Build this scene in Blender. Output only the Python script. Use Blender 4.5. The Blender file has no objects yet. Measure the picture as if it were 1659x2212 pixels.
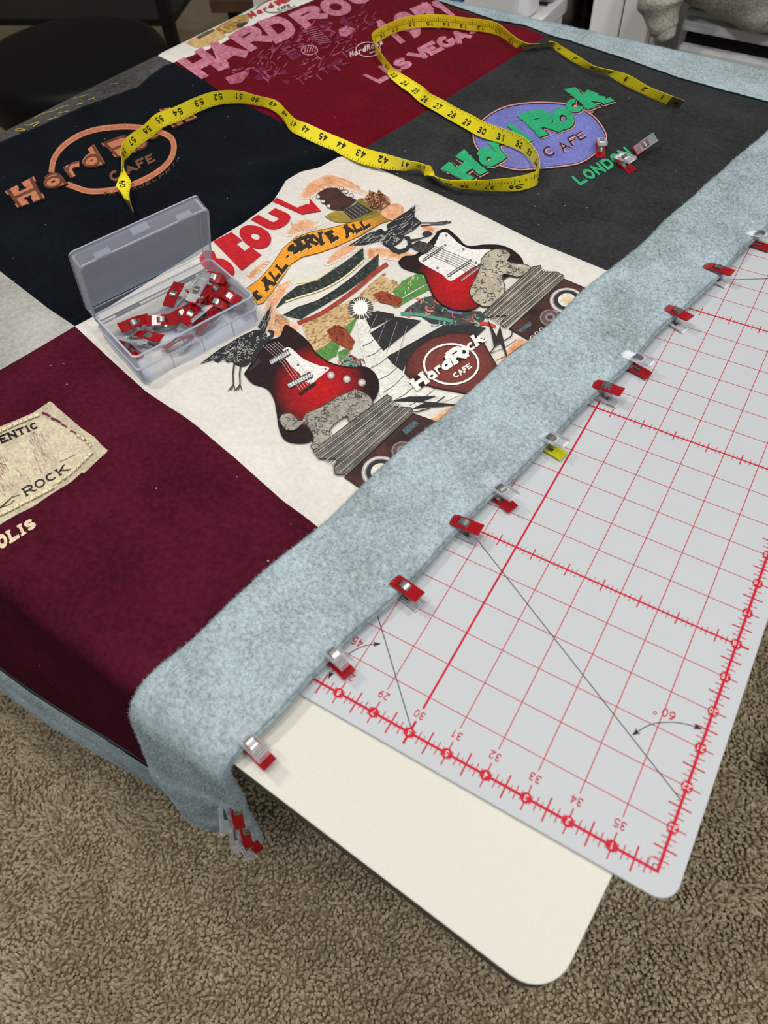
import bpy, bmesh, math, random
import numpy as np
from mathutils import Vector, Matrix
from mathutils.geometry import delaunay_2d_cdt

# ---------------------------------------------------------------- camera, light, exposure
W, H, FPX = 1659.0, 2212.0, 1600.66
CAM = np.array([-0.06925, -0.12999, 0.44046])
ROT = np.array([[0.85965233, 0.50872086, -0.04691434],
                [0.38892549, -0.71122056, -0.58557859],
                [-0.33126248, 0.48514782, -0.80925692]])     # rows: right, down, forward
scene = bpy.context.scene
COL = scene.collection
cam = bpy.data.cameras.new('camera')
cam.sensor_fit = 'HORIZONTAL'
cam.sensor_width = 36.0
cam.lens = FPX / W * 36.0
cam.clip_start = 0.01
cam.dof.use_dof = True
cam.dof.focus_distance = 0.68
cam.dof.aperture_fstop = 12.0
camo = bpy.data.objects.new('camera', cam)
COL.objects.link(camo)
camo.matrix_world = Matrix(((ROT[0][0], -ROT[1][0], -ROT[2][0], CAM[0]),
                            (ROT[0][1], -ROT[1][1], -ROT[2][1], CAM[1]),
                            (ROT[0][2], -ROT[1][2], -ROT[2][2], CAM[2]),
                            (0, 0, 0, 1)))
scene.camera = camo
world = bpy.data.worlds.new('world')
scene.world = world
world.use_nodes = True
world.node_tree.nodes['Background'].inputs[0].default_value = (0.93, 0.96, 1.0, 1)
world.node_tree.nodes['Background'].inputs[1].default_value = 0.28
scene.view_settings.view_transform = 'Standard'
scene.view_settings.look = 'None'
scene.view_settings.gamma = 1.0
scene.view_settings.use_curve_mapping = False
scene.view_settings.exposure = -0.17


def area_light(name, loc, target, power, size, color):
    d = bpy.data.lights.new(name, 'AREA')
    d.shape = 'DISK'
    d.size = size
    d.energy = power
    d.color = color
    o = bpy.data.objects.new(name, d)
    COL.objects.link(o)
    o.location = loc
    o.rotation_euler = (Vector(target) - Vector(loc)).to_track_quat('-Z', 'Y').to_euler()
    return o


# ceiling bulbs above and beside the table, the last added for the background
area_light('overhead_light', (-1.05, 0.10, 1.36), (-0.4, 0.2, -0.2), 7.5, 0.14, (1.0, 0.95, 0.88))
area_light('overhead_light', (-0.50, -0.32, 1.50), (-0.3, 0.0, -0.3), 6.5, 0.18, (1.0, 0.96, 0.90))
area_light('overhead_light', (0.72, -0.15, 1.50), (0.0, 0.2, -0.4), 13.0, 0.20, (1.0, 0.97, 0.93))
area_light('overhead_light', (0.05, 0.50, 1.50), (-0.4, 1.0, -0.1), 7.5, 0.20, (1.0, 0.97, 0.93))  # added lamp, brightens the things behind the table
FLOOR = -0.72
rng = np.random.default_rng(7)
random.seed(7)


# ---------------------------------------------------------------- helpers
def lin(c):
    c = np.asarray(c, float) / 255.0
    return np.where(c <= 0.04045, c / 12.92, ((c + 0.055) / 1.055) ** 2.4)


def rgba(c):
    return (*[float(x) for x in lin(c)], 1.0)


def tag(o, label=None, cat=None, group=None, kind=None):
    if label: o['label'] = label
    if cat: o['category'] = cat
    if group: o['group'] = group
    if kind: o['kind'] = kind
    return o


def link(o, parent=None):
    COL.objects.link(o)
    if parent is not None:
        o.parent = parent
    return o


def empty(name, loc=(0, 0, 0), rot=(0, 0, 0)):
    o = bpy.data.objects.new(name, None)
    o.empty_display_size = 0.02
    o.location = loc
    o.rotation_euler = rot
    return link(o)


def mesh_from(name, verts, faces, mat=None, parent=None, smooth=False, colors=None):
    me = bpy.data.meshes.new(name)
    verts = np.asarray(verts, np.float32).reshape(-1, 3)
    if isinstance(faces, np.ndarray):
        faces = faces.astype(np.int32)
        n, k = faces.shape
        me.vertices.add(len(verts))
        me.vertices.foreach_set('co', verts.ravel())
        me.loops.add(n * k)
        me.loops.foreach_set('vertex_index', faces.ravel())
        me.polygons.add(n)
        me.polygons.foreach_set('loop_start', np.arange(0, n * k, k, dtype=np.int32))
        me.polygons.foreach_set('loop_total', np.full(n, k, np.int32))
        me.update(calc_edges=True)
    else:
        me.from_pydata(verts.tolist(), [], faces)
    if colors is not None:
        at = me.color_attributes.new('ink', 'FLOAT_COLOR', 'POINT')
        c4 = np.ones((len(verts), 4), np.float32)
        c4[:, :3] = colors
        at.data.foreach_set('color', c4.ravel())
    if smooth:
        me.polygons.foreach_set('use_smooth', np.ones(len(me.polygons), bool))
    if mat: me.materials.append(mat)
    me.validate()
    o = bpy.data.objects.new(name, me)
    return link(o, parent)


def from_bm(name, bm, mat, parent=None, smooth=False):
    me = bpy.data.meshes.new(name)
    bmesh.ops.recalc_face_normals(bm, faces=bm.faces)
    bm.to_mesh(me)
    bm.free()
    if smooth:
        me.polygons.foreach_set('use_smooth', np.ones(len(me.polygons), bool))
    me.materials.append(mat)
    return link(bpy.data.objects.new(name, me), parent)


def grid_faces(n, m, wrap=False):
    i, j = np.meshgrid(np.arange(n - 1), np.arange(m if wrap else m - 1), indexing='ij')
    j2 = (j + 1) % m
    return np.stack([i * m + j, (i + 1) * m + j, (i + 1) * m + j2, i * m + j2], -1).reshape(-1, 4)


def bm_box(bm, lo, hi, bevel=0.0, seg=2, mat=None):
    r = bmesh.ops.create_cube(bm, size=1)
    vs = r['verts']
    for v in vs:
        v.co = Vector([(lo[k] + hi[k]) / 2 + v.co[k] * (hi[k] - lo[k]) for k in range(3)])
    if mat is not None:
        for v in vs: v.co = mat @ v.co
    if bevel > 0:
        es = list({e for v in vs for e in v.link_edges})
        bmesh.ops.bevel(bm, geom=es, offset=bevel, segments=seg, affect='EDGES', profile=0.6)
    return bm


def box_obj(name, lo, hi, mat, parent=None, bevel=0.002, seg=2, xf=None, smooth=False):
    bm = bmesh.new()
    bm_box(bm, lo, hi, bevel, seg, xf)
    return from_bm(name, bm, mat, parent, smooth)


def tube(path, rad, seg=8, closed=False):
    """verts, faces of a round tube along a 3D path"""
    P = np.asarray(path, float)
    n = len(P)
    T = np.gradient(P, axis=0)
    T /= np.linalg.norm(T, axis=1)[:, None] + 1e-12
    up = np.array([0, 0, 1.0])
    V = []
    a = np.linspace(0, 2 * np.pi, seg, endpoint=False)
    for k in range(n):
        s = np.cross(T[k], up)
        if np.linalg.norm(s) < 1e-3: s = np.cross(T[k], [1, 0, 0])
        s /= np.linalg.norm(s)
        b = np.cross(s, T[k])
        r = rad[k] if hasattr(rad, '__len__') else rad
        V.append(P[k] + r * (np.cos(a)[:, None] * s + np.sin(a)[:, None] * b))
    return np.concatenate(V), grid_faces(n, seg, True)


def catmull(P, n):
    P = np.asarray(P, float)
    t = np.linspace(0, len(P) - 1, n)
    i = np.clip(t.astype(int), 0, len(P) - 2)
    f = (t - i)[:, None]
    p0, p1, p2, p3 = P[np.maximum(i - 1, 0)], P[i], P[i + 1], P[np.minimum(i + 2, len(P) - 1)]
    return 0.5 * (2 * p1 + (p2 - p0) * f + (2 * p0 - 5 * p1 + 4 * p2 - p3) * f ** 2 + (3 * p1 - p0 - 3 * p2 + p3) * f ** 3)


def vnoise(x, y, seed=0):
    """smooth value noise, about -1..1"""
    xi, yi = np.floor(x).astype(np.int64), np.floor(y).astype(np.int64)
    xf, yf = x - xi, y - yi
    def h(i, j):
        n = (i * 374761393 + j * 668265263 + seed * 974711) & 0x7fffffff
        n = ((n ^ (n >> 13)) * 1274126177) & 0x7fffffff
        return ((n ^ (n >> 16)) & 0xffff) / 32767.5 - 1.0
    u, v = xf * xf * (3 - 2 * xf), yf * yf * (3 - 2 * yf)
    return (h(xi, yi) * (1 - u) + h(xi + 1, yi) * u) * (1 - v) + (h(xi, yi + 1) * (1 - u) + h(xi + 1, yi + 1) * u) * v


def fbm(x, y, oct=4, seed=0):
    s, a = 0, 1.0
    for k in range(oct):
        s = s + a * vnoise(x * 2 ** k + 17 * k, y * 2 ** k - 9 * k, seed + k)
        a *= 0.5
    return s / 1.6


# ---------------------------------------------------------------- materials
def node_mat(name):
    m = bpy.data.materials.new(name)
    m.use_nodes = True
    nt = m.node_tree
    return m, nt, nt.nodes['Principled BSDF']


def plain(name, c, rough=0.5, metal=0.0, trans=0.0, ior=1.45, alpha=1.0, spec=0.5, bump=0.0, bscale=300.0, var=0.0, vscale=30.0, sheen=0.0, coat=0.0):
    m, nt, b = node_mat(name)
    b.inputs['Base Color'].default_value = rgba(c)
    b.inputs['Roughness'].default_value = rough
    b.inputs['Metallic'].default_value = metal
    b.inputs['Transmission Weight'].default_value = trans
    b.inputs['IOR'].default_value = ior
    b.inputs['Alpha'].default_value = alpha
    b.inputs['Specular IOR Level'].default_value = spec
    b.inputs['Sheen Weight'].default_value = sheen
    b.inputs['Coat Weight'].default_value = coat
    tc = nt.nodes.new('ShaderNodeTexCoord')
    if var > 0:
        n = nt.nodes.new('ShaderNodeTexNoise')
        n.inputs['Scale'].default_value = vscale
        n.inputs['Detail'].default_value = 4
        nt.links.new(tc.outputs['Object'], n.inputs['Vector'])
        mp = nt.nodes.new('ShaderNodeMapRange')
        mp.inputs[1].default_value = 0.3
        mp.inputs[2].default_value = 0.7
        mp.inputs[3].default_value = 1 - var
        mp.inputs[4].default_value = 1 + var
        nt.links.new(n.outputs['Fac'], mp.inputs[0])
        mx = nt.nodes.new('ShaderNodeMix')
        mx.data_type = 'RGBA'
        mx.blend_type = 'MULTIPLY'
        mx.inputs[0].default_value = 1
        mx.inputs[6].default_value = rgba(c)
        nt.links.new(mp.outputs[0], mx.inputs[7])
        nt.links.new(mx.outputs[2], b.inputs['Base Color'])
    if bump > 0:
        n2 = nt.nodes.new('ShaderNodeTexNoise')
        n2.inputs['Scale'].default_value = bscale
        n2.inputs['Detail'].default_value = 3
        nt.links.new(tc.outputs['Object'], n2.inputs['Vector'])
        bp = nt.nodes.new('ShaderNodeBump')
        bp.inputs['Strength'].default_value = bump
        bp.inputs['Distance'].default_value = 0.001
        nt.links.new(n2.outputs['Fac'], bp.inputs['Height'])
        nt.links.new(bp.outputs[0], b.inputs['Normal'])
    return m


def cloth(name, c, c2=None, lint=0.0, bump=0.35, sheen=0.05, rough=0.95, weave=900.0, mott=0.12):
    """jersey: fine mottling, a weave bump, pale specks of lint"""
    m, nt, b = node_mat(name)
    b.inputs['Roughness'].default_value = rough
    b.inputs['Specular IOR Level'].default_value = 0.03
    b.inputs['Sheen Weight'].default_value = sheen
    b.inputs['Sheen Roughness'].default_value = 0.5
    N, L = nt.nodes.new, nt.links.new
    tc = N('ShaderNodeTexCoord')
    n1 = N('ShaderNodeTexNoise'); n1.inputs['Scale'].default_value = 260; n1.inputs['Detail'].default_value = 5
    n2 = N('ShaderNodeTexNoise'); n2.inputs['Scale'].default_value = 14; n2.inputs['Detail'].default_value = 4
    L(tc.outputs['Object'], n1.inputs['Vector']); L(tc.outputs['Object'], n2.inputs['Vector'])
    ad = N('ShaderNodeMath'); ad.operation = 'ADD'
    L(n1.outputs['Fac'], ad.inputs[0]); L(n2.outputs['Fac'], ad.inputs[1])
    mp = N('ShaderNodeMapRange')
    mp.inputs[1].default_value = 0.7; mp.inputs[2].default_value = 1.3
    L(ad.outputs[0], mp.inputs[0])
    mx = N('ShaderNodeMix'); mx.data_type = 'RGBA'
    c = np.array(c, float)
    cc2 = c * (1 + mott * 1.6) if c2 is None else np.array(c2, float)
    mx.inputs[6].default_value = rgba(np.clip(c * (1 - mott), 0, 255)); mx.inputs[7].default_value = rgba(np.clip(cc2, 0, 255))
    L(mp.outputs[0], mx.inputs[0])
    out = mx.outputs[2]
    if lint > 0:
        v = N('ShaderNodeTexVoronoi'); v.inputs['Scale'].default_value = 55
        L(tc.outputs['Object'], v.inputs['Vector'])
        lt = N('ShaderNodeMath'); lt.operation = 'LESS_THAN'; lt.inputs[1].default_value = lint
        L(v.outputs['Distance'], lt.inputs[0])
        m2 = N('ShaderNodeMix'); m2.data_type = 'RGBA'
        m2.inputs[7].default_value = rgba((190, 180, 180))
        L(lt.outputs[0], m2.inputs[0]); L(out, m2.inputs[6])
        out = m2.outputs[2]
    L(out, b.inputs['Base Color'])
    n3 = N('ShaderNodeTexNoise'); n3.inputs['Scale'].default_value = weave; n3.inputs['Detail'].default_value = 2
    L(tc.outputs['Object'], n3.inputs['Vector'])
    bp = N('ShaderNodeBump'); bp.inputs['Strength'].default_value = bump; bp.inputs['Distance'].default_value = 0.0006
    L(n3.outputs['Fac'], bp.inputs['Height']); L(bp.outputs[0], b.inputs['Normal'])
    return m


def ink_mat(name='print_ink', rough=0.85, grain=0.22, gscale=420.0):
    """colour comes from the mesh; noise breaks it like ink soaked into jersey"""
    m, nt, b = node_mat(name)
    N, L = nt.nodes.new, nt.links.new
    at = N('ShaderNodeAttribute'); at.attribute_name = 'ink'
    tc = N('ShaderNodeTexCoord')
    n = N('ShaderNodeTexNoise'); n.inputs['Scale'].default_value = gscale; n.inputs['Detail'].default_value = 4
    L(tc.outputs['Object'], n.inputs['Vector'])
    mp = N('ShaderNodeMapRange')
    mp.inputs[1].default_value = 0.3; mp.inputs[2].default_value = 0.7
    mp.inputs[3].default_value = 1 - grain; mp.inputs[4].default_value = 1 + grain
    L(n.outputs['Fac'], mp.inputs[0])
    mx = N('ShaderNodeMix'); mx.data_type = 'RGBA'; mx.blend_type = 'MULTIPLY'; mx.inputs[0].default_value = 1
    L(at.outputs['Color'], mx.inputs[6]); L(mp.outputs[0], mx.inputs[7])
    L(mx.outputs[2], b.inputs['Base Color'])
    b.inputs['Roughness'].default_value = rough
    b.inputs['Specular IOR Level'].default_value = 0.15
    return m


INK = ink_mat()
INK_WORN = ink_mat('worn_print_ink', 0.9, 0.38, 260.0)
INK_FLAT = ink_mat('mat_ink', 0.5, 0.04, 300.0)
M_FLEECE = None

# ---------------------------------------------------------------- room: floor, walls
M_CARPET = plain('carpet_base', (172, 157, 132), 1.0, var=0.25, vscale=160, bump=1.0, bscale=180, spec=0.05)
M_WALL = plain('painted_wall', (206, 198, 182), 0.9, bump=0.1, bscale=120, var=0.03)
floor = mesh_from('floor', [(-4, -3, FLOOR), (3, -3, FLOOR), (3, 4, FLOOR), (-4, 4, FLOOR)], [(0, 1, 2, 3)], M_CARPET)
tag(floor, 'beige cut pile carpet covering the whole floor', kind='structure')
wl = box_obj('wall_left', (-3.3, -3, FLOOR), (-3.2, 3.3, 1.75), M_WALL, bevel=0)
wb = box_obj('wall_back', (-3.3, 3.2, FLOOR), (3, 3.3, 1.75), M_WALL, bevel=0)
tag(wl, 'plain wall beside the stool', kind='structure')
tag(wb, 'plain wall behind the desk and cabinet', kind='structure')


def carpet_pile():
    P = []
    sp = 0.0050
    for x0, x1, y0, y1 in [(-1.15, 0.5, -0.55, 0.12), (-0.05, 0.5, 0.12, 0.8)]:
        gx, gy = np.meshgrid(np.arange(x0, x1, sp), np.arange(y0, y1, sp))
        P.append(np.stack([gx.ravel(), gy.ravel()], -1))
    P = np.concatenate(P)
    n = len(P)
    P = P + rng.uniform(-0.55, 0.55, (n, 2)) * sp
    clump = fbm(P[:, 0] * 42, P[:, 1] * 42, 3, 5)
    lean = np.c_[fbm(P[:, 0] * 30, P[:, 1] * 30, 3, 11), fbm(P[:, 0] * 30, P[:, 1] * 30, 3, 23)] * 0.008
    lean += rng.normal(0, 0.0022, (n, 2))
    hgt = 0.010 + 0.003 * clump + rng.normal(0, 0.001, n)
    rad = rng.uniform(0.0021, 0.0033, n)
    ang = rng.uniform(0, 6.28, n)
    rings = []
    for k, (f, s) in enumerate([(0.0, 1.0), (0.72, 1.15), (1.0, 0.5)]):
        c = np.c_[P + lean * f ** 1.5, FLOOR + hgt * f]
        for q in range(4):
            th = ang + q * np.pi / 2 + k * 0.7
            rings.append(np.c_[c[:, 0] + rad * s * np.cos(th), c[:, 1] + rad * s * np.sin(th), c[:, 2]])
    V = np.stack(rings, 1)
    F = [[k * 4 + q, k * 4 + (q + 1) % 4, (k + 1) * 4 + (q + 1) % 4, (k + 1) * 4 + q] for k in range(2) for q in range(4)]
    F.append([8, 9, 10, 11])
    F = np.array(F)[None] + (np.arange(n) * 12)[:, None, None]
    big = fbm(P[:, 0] * 6, P[:, 1] * 6, 3, 3)
    t = np.clip(0.5 + 0.28 * clump + 0.12 * big + rng.normal(0, 0.16, n), 0, 1)[:, None]
    c = lin((158, 142, 116)) * (1 - t) + lin((222, 208, 180)) * t
    c = np.repeat(c[:, None], 12, 1)
    o = mesh_from('carpet_pile', V.reshape(-1, 3), F.reshape(-1, 4), CARPET_INK, floor, True, c.reshape(-1, 3))
    tag(o, 'tangled beige carpet yarns', kind='stuff')


CARPET_INK = ink_mat('carpet_yarn', 1.0, 0.2, 700.0)
carpet_pile()

# ---------------------------------------------------------------- table frame and the draped cloth surface
TH = math.radians(4.4)
TC = np.array([-0.0250, -0.0838])
TX = np.array([math.cos(TH), -math.sin(TH)])
TY = np.array([math.sin(TH), math.cos(TH)])
QB = np.array([-0.5307, 0.5390])
E1 = np.array([0.205, 0.9788])
E2 = np.array([0.9788, -0.205])
RF, RL, RFAR = 0.020, 0.016, 0.018
FRONT_Y, FAR_Y = RF - 0.005, 1.0 - RFAR
RIDGES = [  # x0,y0,x1,y1,width,height of soft folds
    (-0.505, 0.185, -0.44, 0.150, 0.020, 0.0040), (-0.46, 0.21, -0.41, 0.15, 0.022, 0.0025),
    (-0.60, 0.47, -0.55, 0.53, 0.022, 0.0045), (-0.30, 0.16, -0.29, 0.09, 0.018, 0.002),
    (-0.42, -0.01, -0.33, 0.03, 0.03, 0.002), (-0.80, 0.40, -0.70, 0.36, 0.03, 0.0025),
    (-0.66, 0.70, -0.60, 0.62, 0.03, 0.002), (-0.30, 0.75, -0.20, 0.70, 0.03, 0.002)]


def wrinkle(x, y):
    z = 0.0050 + 0.0011 * fbm(x * 8, y * 8, 3, 41)
    for x0, y0, x1, y1, w, hh in RIDGES:
        dx, dy = x1 - x0, y1 - y0
        L2 = dx * dx + dy * dy
        t = ((x - x0) * dx + (y - y0) * dy) / L2
        tc = np.clip(t, 0, 1)
        d2 = (x - x0 - tc * dx) ** 2 + (y - y0 - tc * dy) ** 2
        z = z + hh * np.exp(-d2 / (w * w))
    return z


def S(a, b):
    a, b = np.asarray(a, float), np.asarray(b, float)
    x = QB[0] + a * E1[0] + b * E2[0]
    y = QB[1] + a * E1[1] + b * E2[1]
    z = wrinkle(x, y)
    Y = (x - TC[0]) * TY[0] + (y - TC[1]) * TY[1]
    X = (x - TC[0]) * TX[0] + (y - TC[1]) * TX[1]
    # front edge
    t = np.maximum(FRONT_Y - Y, 0)
    an = np.minimum(t / RF, np.pi / 2)
    deep = np.maximum(t - RF * np.pi / 2, 0)
    Yn = np.where(t > 0, FRONT_Y - RF * np.sin(an), Y)
    ob = np.clip((0.402 - b) / 0.055, 0, 1)
    Yn = Yn - (0.0010 + 0.0125 * ob * ob * (3 - 2 * ob)) * np.minimum(deep / 0.10, 1) * (1 + 0.15 * np.sin(X * 24 + 0.6))
    Yn = Yn - 0.085 * np.clip(-0.33 - x, 0, 0.3) * np.minimum(deep / 0.18, 1.4)
    z = z - RF * (1 - np.cos(an)) - deep
    # far edge
    t = np.maximum(Y - FAR_Y, 0)
    an = np.minimum(t / RFAR, np.pi / 2)
    Yn = np.where(t > 0, FAR_Y + RFAR * np.sin(an), Yn)
    z = z - RFAR * (1 - np.cos(an)) - np.maximum(t - RFAR * np.pi / 2, 0)
    x = x + (Yn - Y) * TY[0]
    y = y + (Yn - Y) * TY[1]
    # left edge
    xl = -0.957 + 0.152 * (y - 0.385)
    t = np.maximum(xl + RL - x, 0)
    an = np.minimum(t / RL, np.pi / 2)
    x = np.where(t > 0, xl + RL - RL * np.sin(an), x)
    z = z - RL * (1 - np.cos(an)) - np.maximum(t - RL * np.pi / 2, 0)
    return np.stack([x, y, z], -1)


def SN(a, b):
    e = 1e-4
    du = S(a + e, b) - S(a - e, b)
    dv = S(a, b + e) - S(a, b - e)
    n = np.cross(dv, du)
    n /= np.linalg.norm(n, axis=-1)[..., None] + 1e-15
    return n


def SO(a, b, h):
    return S(a, b) + SN(a, b) * np.asarray(h)[..., None]


def project(P):
    q = (P - CAM) @ ROT.T
    return np.stack([W / 2 + FPX * q[..., 0] / q[..., 2], H / 2 + FPX * q[..., 1] / q[..., 2]], -1)


def ray_z(u, v, z):
    d = np.stack([(np.asarray(u, float) - W / 2) / FPX, (np.asarray(v, float) - H / 2) / FPX, np.ones_like(np.asarray(u, float))], -1) @ ROT
    t = (z - CAM[2]) / d[..., 2]
    return CAM + d * t[..., None]


def to_ab(uv):
    """where on the quilt (quilt coordinates) a traced print point lies"""
    uv = np.asarray(uv, float)
    P = ray_z(uv[:, 0], uv[:, 1], 0.005)
    q = P[:, :2] - QB
    ab = np.stack([q @ E1, q @ E2], -1)
    ab[:, 0] = np.clip(ab[:, 0], -0.8, 0.6)
    ab[:, 1] = np.clip(ab[:, 1], -0.6, 0.6)
    for _ in range(7):
        f = project(S(ab[:, 0], ab[:, 1])) - uv
        e = 2e-4
        ja = (project(S(ab[:, 0] + e, ab[:, 1])) - project(S(ab[:, 0] - e, ab[:, 1]))) / (2 * e)
        jb = (project(S(ab[:, 0], ab[:, 1] + e)) - project(S(ab[:, 0], ab[:, 1] - e))) / (2 * e)
        det = ja[:, 0] * jb[:, 1] - jb[:, 0] * ja[:, 1]
        det = np.where(np.abs(det) < 1e-3, 1e9, det)
        s0 = (f[:, 0] * jb[:, 1] - jb[:, 0] * f[:, 1]) / det
        s1 = (ja[:, 0] * f[:, 1] - f[:, 0] * ja[:, 1]) / det
        ab[:, 0] -= np.clip(s0, -0.03, 0.03)
        ab[:, 1] -= np.clip(s1, -0.03, 0.03)
    return ab


# ---------------------------------------------------------------- table
M_TABLE = plain('laminate_white', (216, 213, 201), 0.42, bump=0.35, bscale=520, var=0.015, vscale=500)
M_EDGE = plain('dark_edge_band', (46, 43, 40), 0.5)
M_BLACKMETAL = plain('black_metal', (22, 22, 23), 0.4, metal=0.3)
TMAT = Matrix(((TX[0], TY[0], 0, TC[0]), (TX[1], TY[1], 0, TC[1]), (0, 0, 1, 0), (0, 0, 0, 1)))


def rounded_rect(x0, y0, x1, y1, r, seg=8):
    pts = []
    for cx, cy, a0 in ((x1 - r, y0 + r, -90), (x1 - r, y1 - r, 0), (x0 + r, y1 - r, 90), (x0 + r, y0 + r, 180)):
        for k in range(seg + 1):
            a = math.radians(a0 + 90 * k / seg)
            pts.append((cx + r * math.cos(a), cy + r * math.sin(a)))
    return pts


def slab(name, pts, z0, z1, mat, parent=None, bevel=0.0):
    bm = bmesh.new()
    vs = [bm.verts.new((p[0], p[1], z1)) for p in pts]
    f = bm.faces.new(vs)
    r = bmesh.ops.extrude_face_region(bm, geom=[f])
    for g in r['geom']:
        if isinstance(g, bmesh.types.BMVert): g.co.z = z0
    if bevel > 0:
        es = [e for e in bm.edges if abs(e.verts[0].co.z - e.verts[1].co.z) < 1e-7 and len(e.link_faces) == 2]
        bmesh.ops.bevel(bm, geom=es, offset=bevel, segments=2, affect='EDGES')
    return from_bm(name, bm, mat, parent)


TW, TL = 0.905, 0.99
table = empty('craft_table')
table.matrix_world = TMAT
tag(table, 'white topped craft table with a dark edge under the quilt', 'table')
slab('table_top', rounded_rect(-TW, 0, 0, TL, 0.022), -0.0045, -0.0032, M_TABLE, table, 0.0004)
slab('edge_band', rounded_rect(-TW - 0.0004, -0.0004, 0.0004, TL + 0.0004, 0.0224), -0.0235, -0.0046, M_EDGE, table, 0.002)
for lx, ly in ((-0.06, 0.10), (-0.06, TL - 0.1), (-TW + 0.06, 0.10), (-TW + 0.06, TL - 0.1)):
    box_obj('leg', (lx - 0.016, ly - 0.016, FLOOR + 0.002), (lx + 0.016, ly + 0.016, -0.0245), M_BLACKMETAL, table, 0.003)

# ---------------------------------------------------------------- quilt panels
quilt = empty('quilt')
tag(quilt, 'patchwork quilt of printed shirt panels with a pale blue fleece border', 'quilt')


def fi(xs, ys):
    return lambda t: np.interp(t, xs, ys)


b_mid = fi([-.8, -.4446, -.37, -.35, -.2026, -.165, -.117, -.082, -.0607, -.0425, -.0155, 0, .12, .2, .318, .377, .46],
           [0, -.0005, .002, .004, .001, .0017, -.0037, -.0211, -.0193, -.0095, -.0058, 0, .0006, .001, -.0025, -.0034, -.003])
b_up = fi([-.8, -.234, -.184, -.12, -.0483, -.0183, .0104, .0227, .0944, .1841, .27, .377],
          [-.36, -.3605, -.3543, -.3515, -.3368, -.35, -.3576, -.3545, -.3456, -.359, -.348, -.35])
a_1 = fi([-.7, -.352, -.1268, -.04, .002, .065, .123, .1866, .2363, .297, .3345, .41],
         [-.365, -.368, -.3707, -.3715, -.3696, -.3746, -.3787, -.3761, -.3775, -.3818, -.382, -.383])
a_2 = fi([-.7, -.3475, -.2807, -.2361, -.1, 0, .0739, .1246, .1637, .2559, .3331, .41],
         [.03, .0228, .0166, .0079, .003, 0, 0, .0018, .0009, -.0041, 0, 0])
a_3 = fi([-.7, -.1947, -.0817, -.0423, -.003, .0586, .1365, .1975, .3043, .41],
         [.377, .3774, .3728, .3827, .3768, .3789, .3757, .3702, .3768, .377])
a_0 = lambda t: np.full_like(np.asarray(t, float), -0.752)
b_bot = lambda t: np.full_like(np.asarray(t, float), 0.405)
b_top = lambda t: np.full_like(np.asarray(t, float), -0.66)


def panel(alo, ahi, blo, bhi, mat, label, step=0.0042):
    na, nb = int(0.38 / step), int(0.36 / step)
    s, t = np.meshgrid(np.linspace(0, 1, na), np.linspace(0, 1, nb), indexing='ij')
    a, b = -0.2 + 0 * s, 0 * t
    for _ in range(8):
        b = blo(a) * (1 - t) + bhi(a) * t
        a = alo(b) * (1 - s) + ahi(b) * s
    d = np.minimum(np.minimum(s, 1 - s) * 0.37, np.minimum(t, 1 - t) * 0.36)
    h = -0.0016 * np.exp(-(d / 0.0035) ** 2)
    V = SO(a.ravel(), b.ravel(), h.ravel())
    o = mesh_from('shirt_panel', V, grid_faces(na, nb)[:, ::-1], mat, quilt, True)
    tag(o, label)
    return o


P_WHITE = panel(a_1, a_2, b_mid, b_bot, cloth('jersey_white', (217, 211, 203), (230, 226, 219), bump=0.5, mott=0.02), 'white shirt panel with guitar and gate artwork')
P_MAROON = panel(a_0, a_1, b_mid, b_bot, cloth('jersey_maroon', (70, 18, 34), (88, 26, 44), lint=0.035, sheen=0.0), 'maroon shirt panel with a cream leather patch print')
P_BLACK = panel(a_2, a_3, b_mid, b_bot, cloth('jersey_charcoal', (42, 43, 45), (58, 59, 61), lint=0.03, sheen=0.05), 'charcoal shirt panel with a lavender oval and green lettering')
P_NAVY = panel(a_1, a_2, b_up, b_mid, cloth('jersey_navy', (8, 13, 19), (16, 23, 31), lint=0.03, sheen=0.03), 'dark navy shirt panel with copper lettering')
P_RED = panel(a_2, a_3, b_up, b_mid, cloth('jersey_red', (98, 3, 22), (114, 6, 30), lint=0.02, sheen=0.05), 'dark red shirt panel with faded pink lettering')
P_GREY = panel(a_0, a_1, b_up, b_mid, cloth('knit_grey', (160, 159, 153), (188, 187, 182), bump=0.9, weave=420, mott=0.05), 'light grey ribbed shirt panel')
P_CHAR = panel(a_1, a_2, b_top, b_up, cloth('jersey_heather', (64, 63, 61), (92, 91, 88), mott=0.2), 'heather charcoal shirt panel with yellow scribbles')
P_CREAM = panel(a_2, a_3, b_top, b_up, cloth('jersey_cream', (226, 222, 214), (238, 235, 228), mott=0.02), 'off white shirt panel with tan artwork over the far edge')


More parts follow.
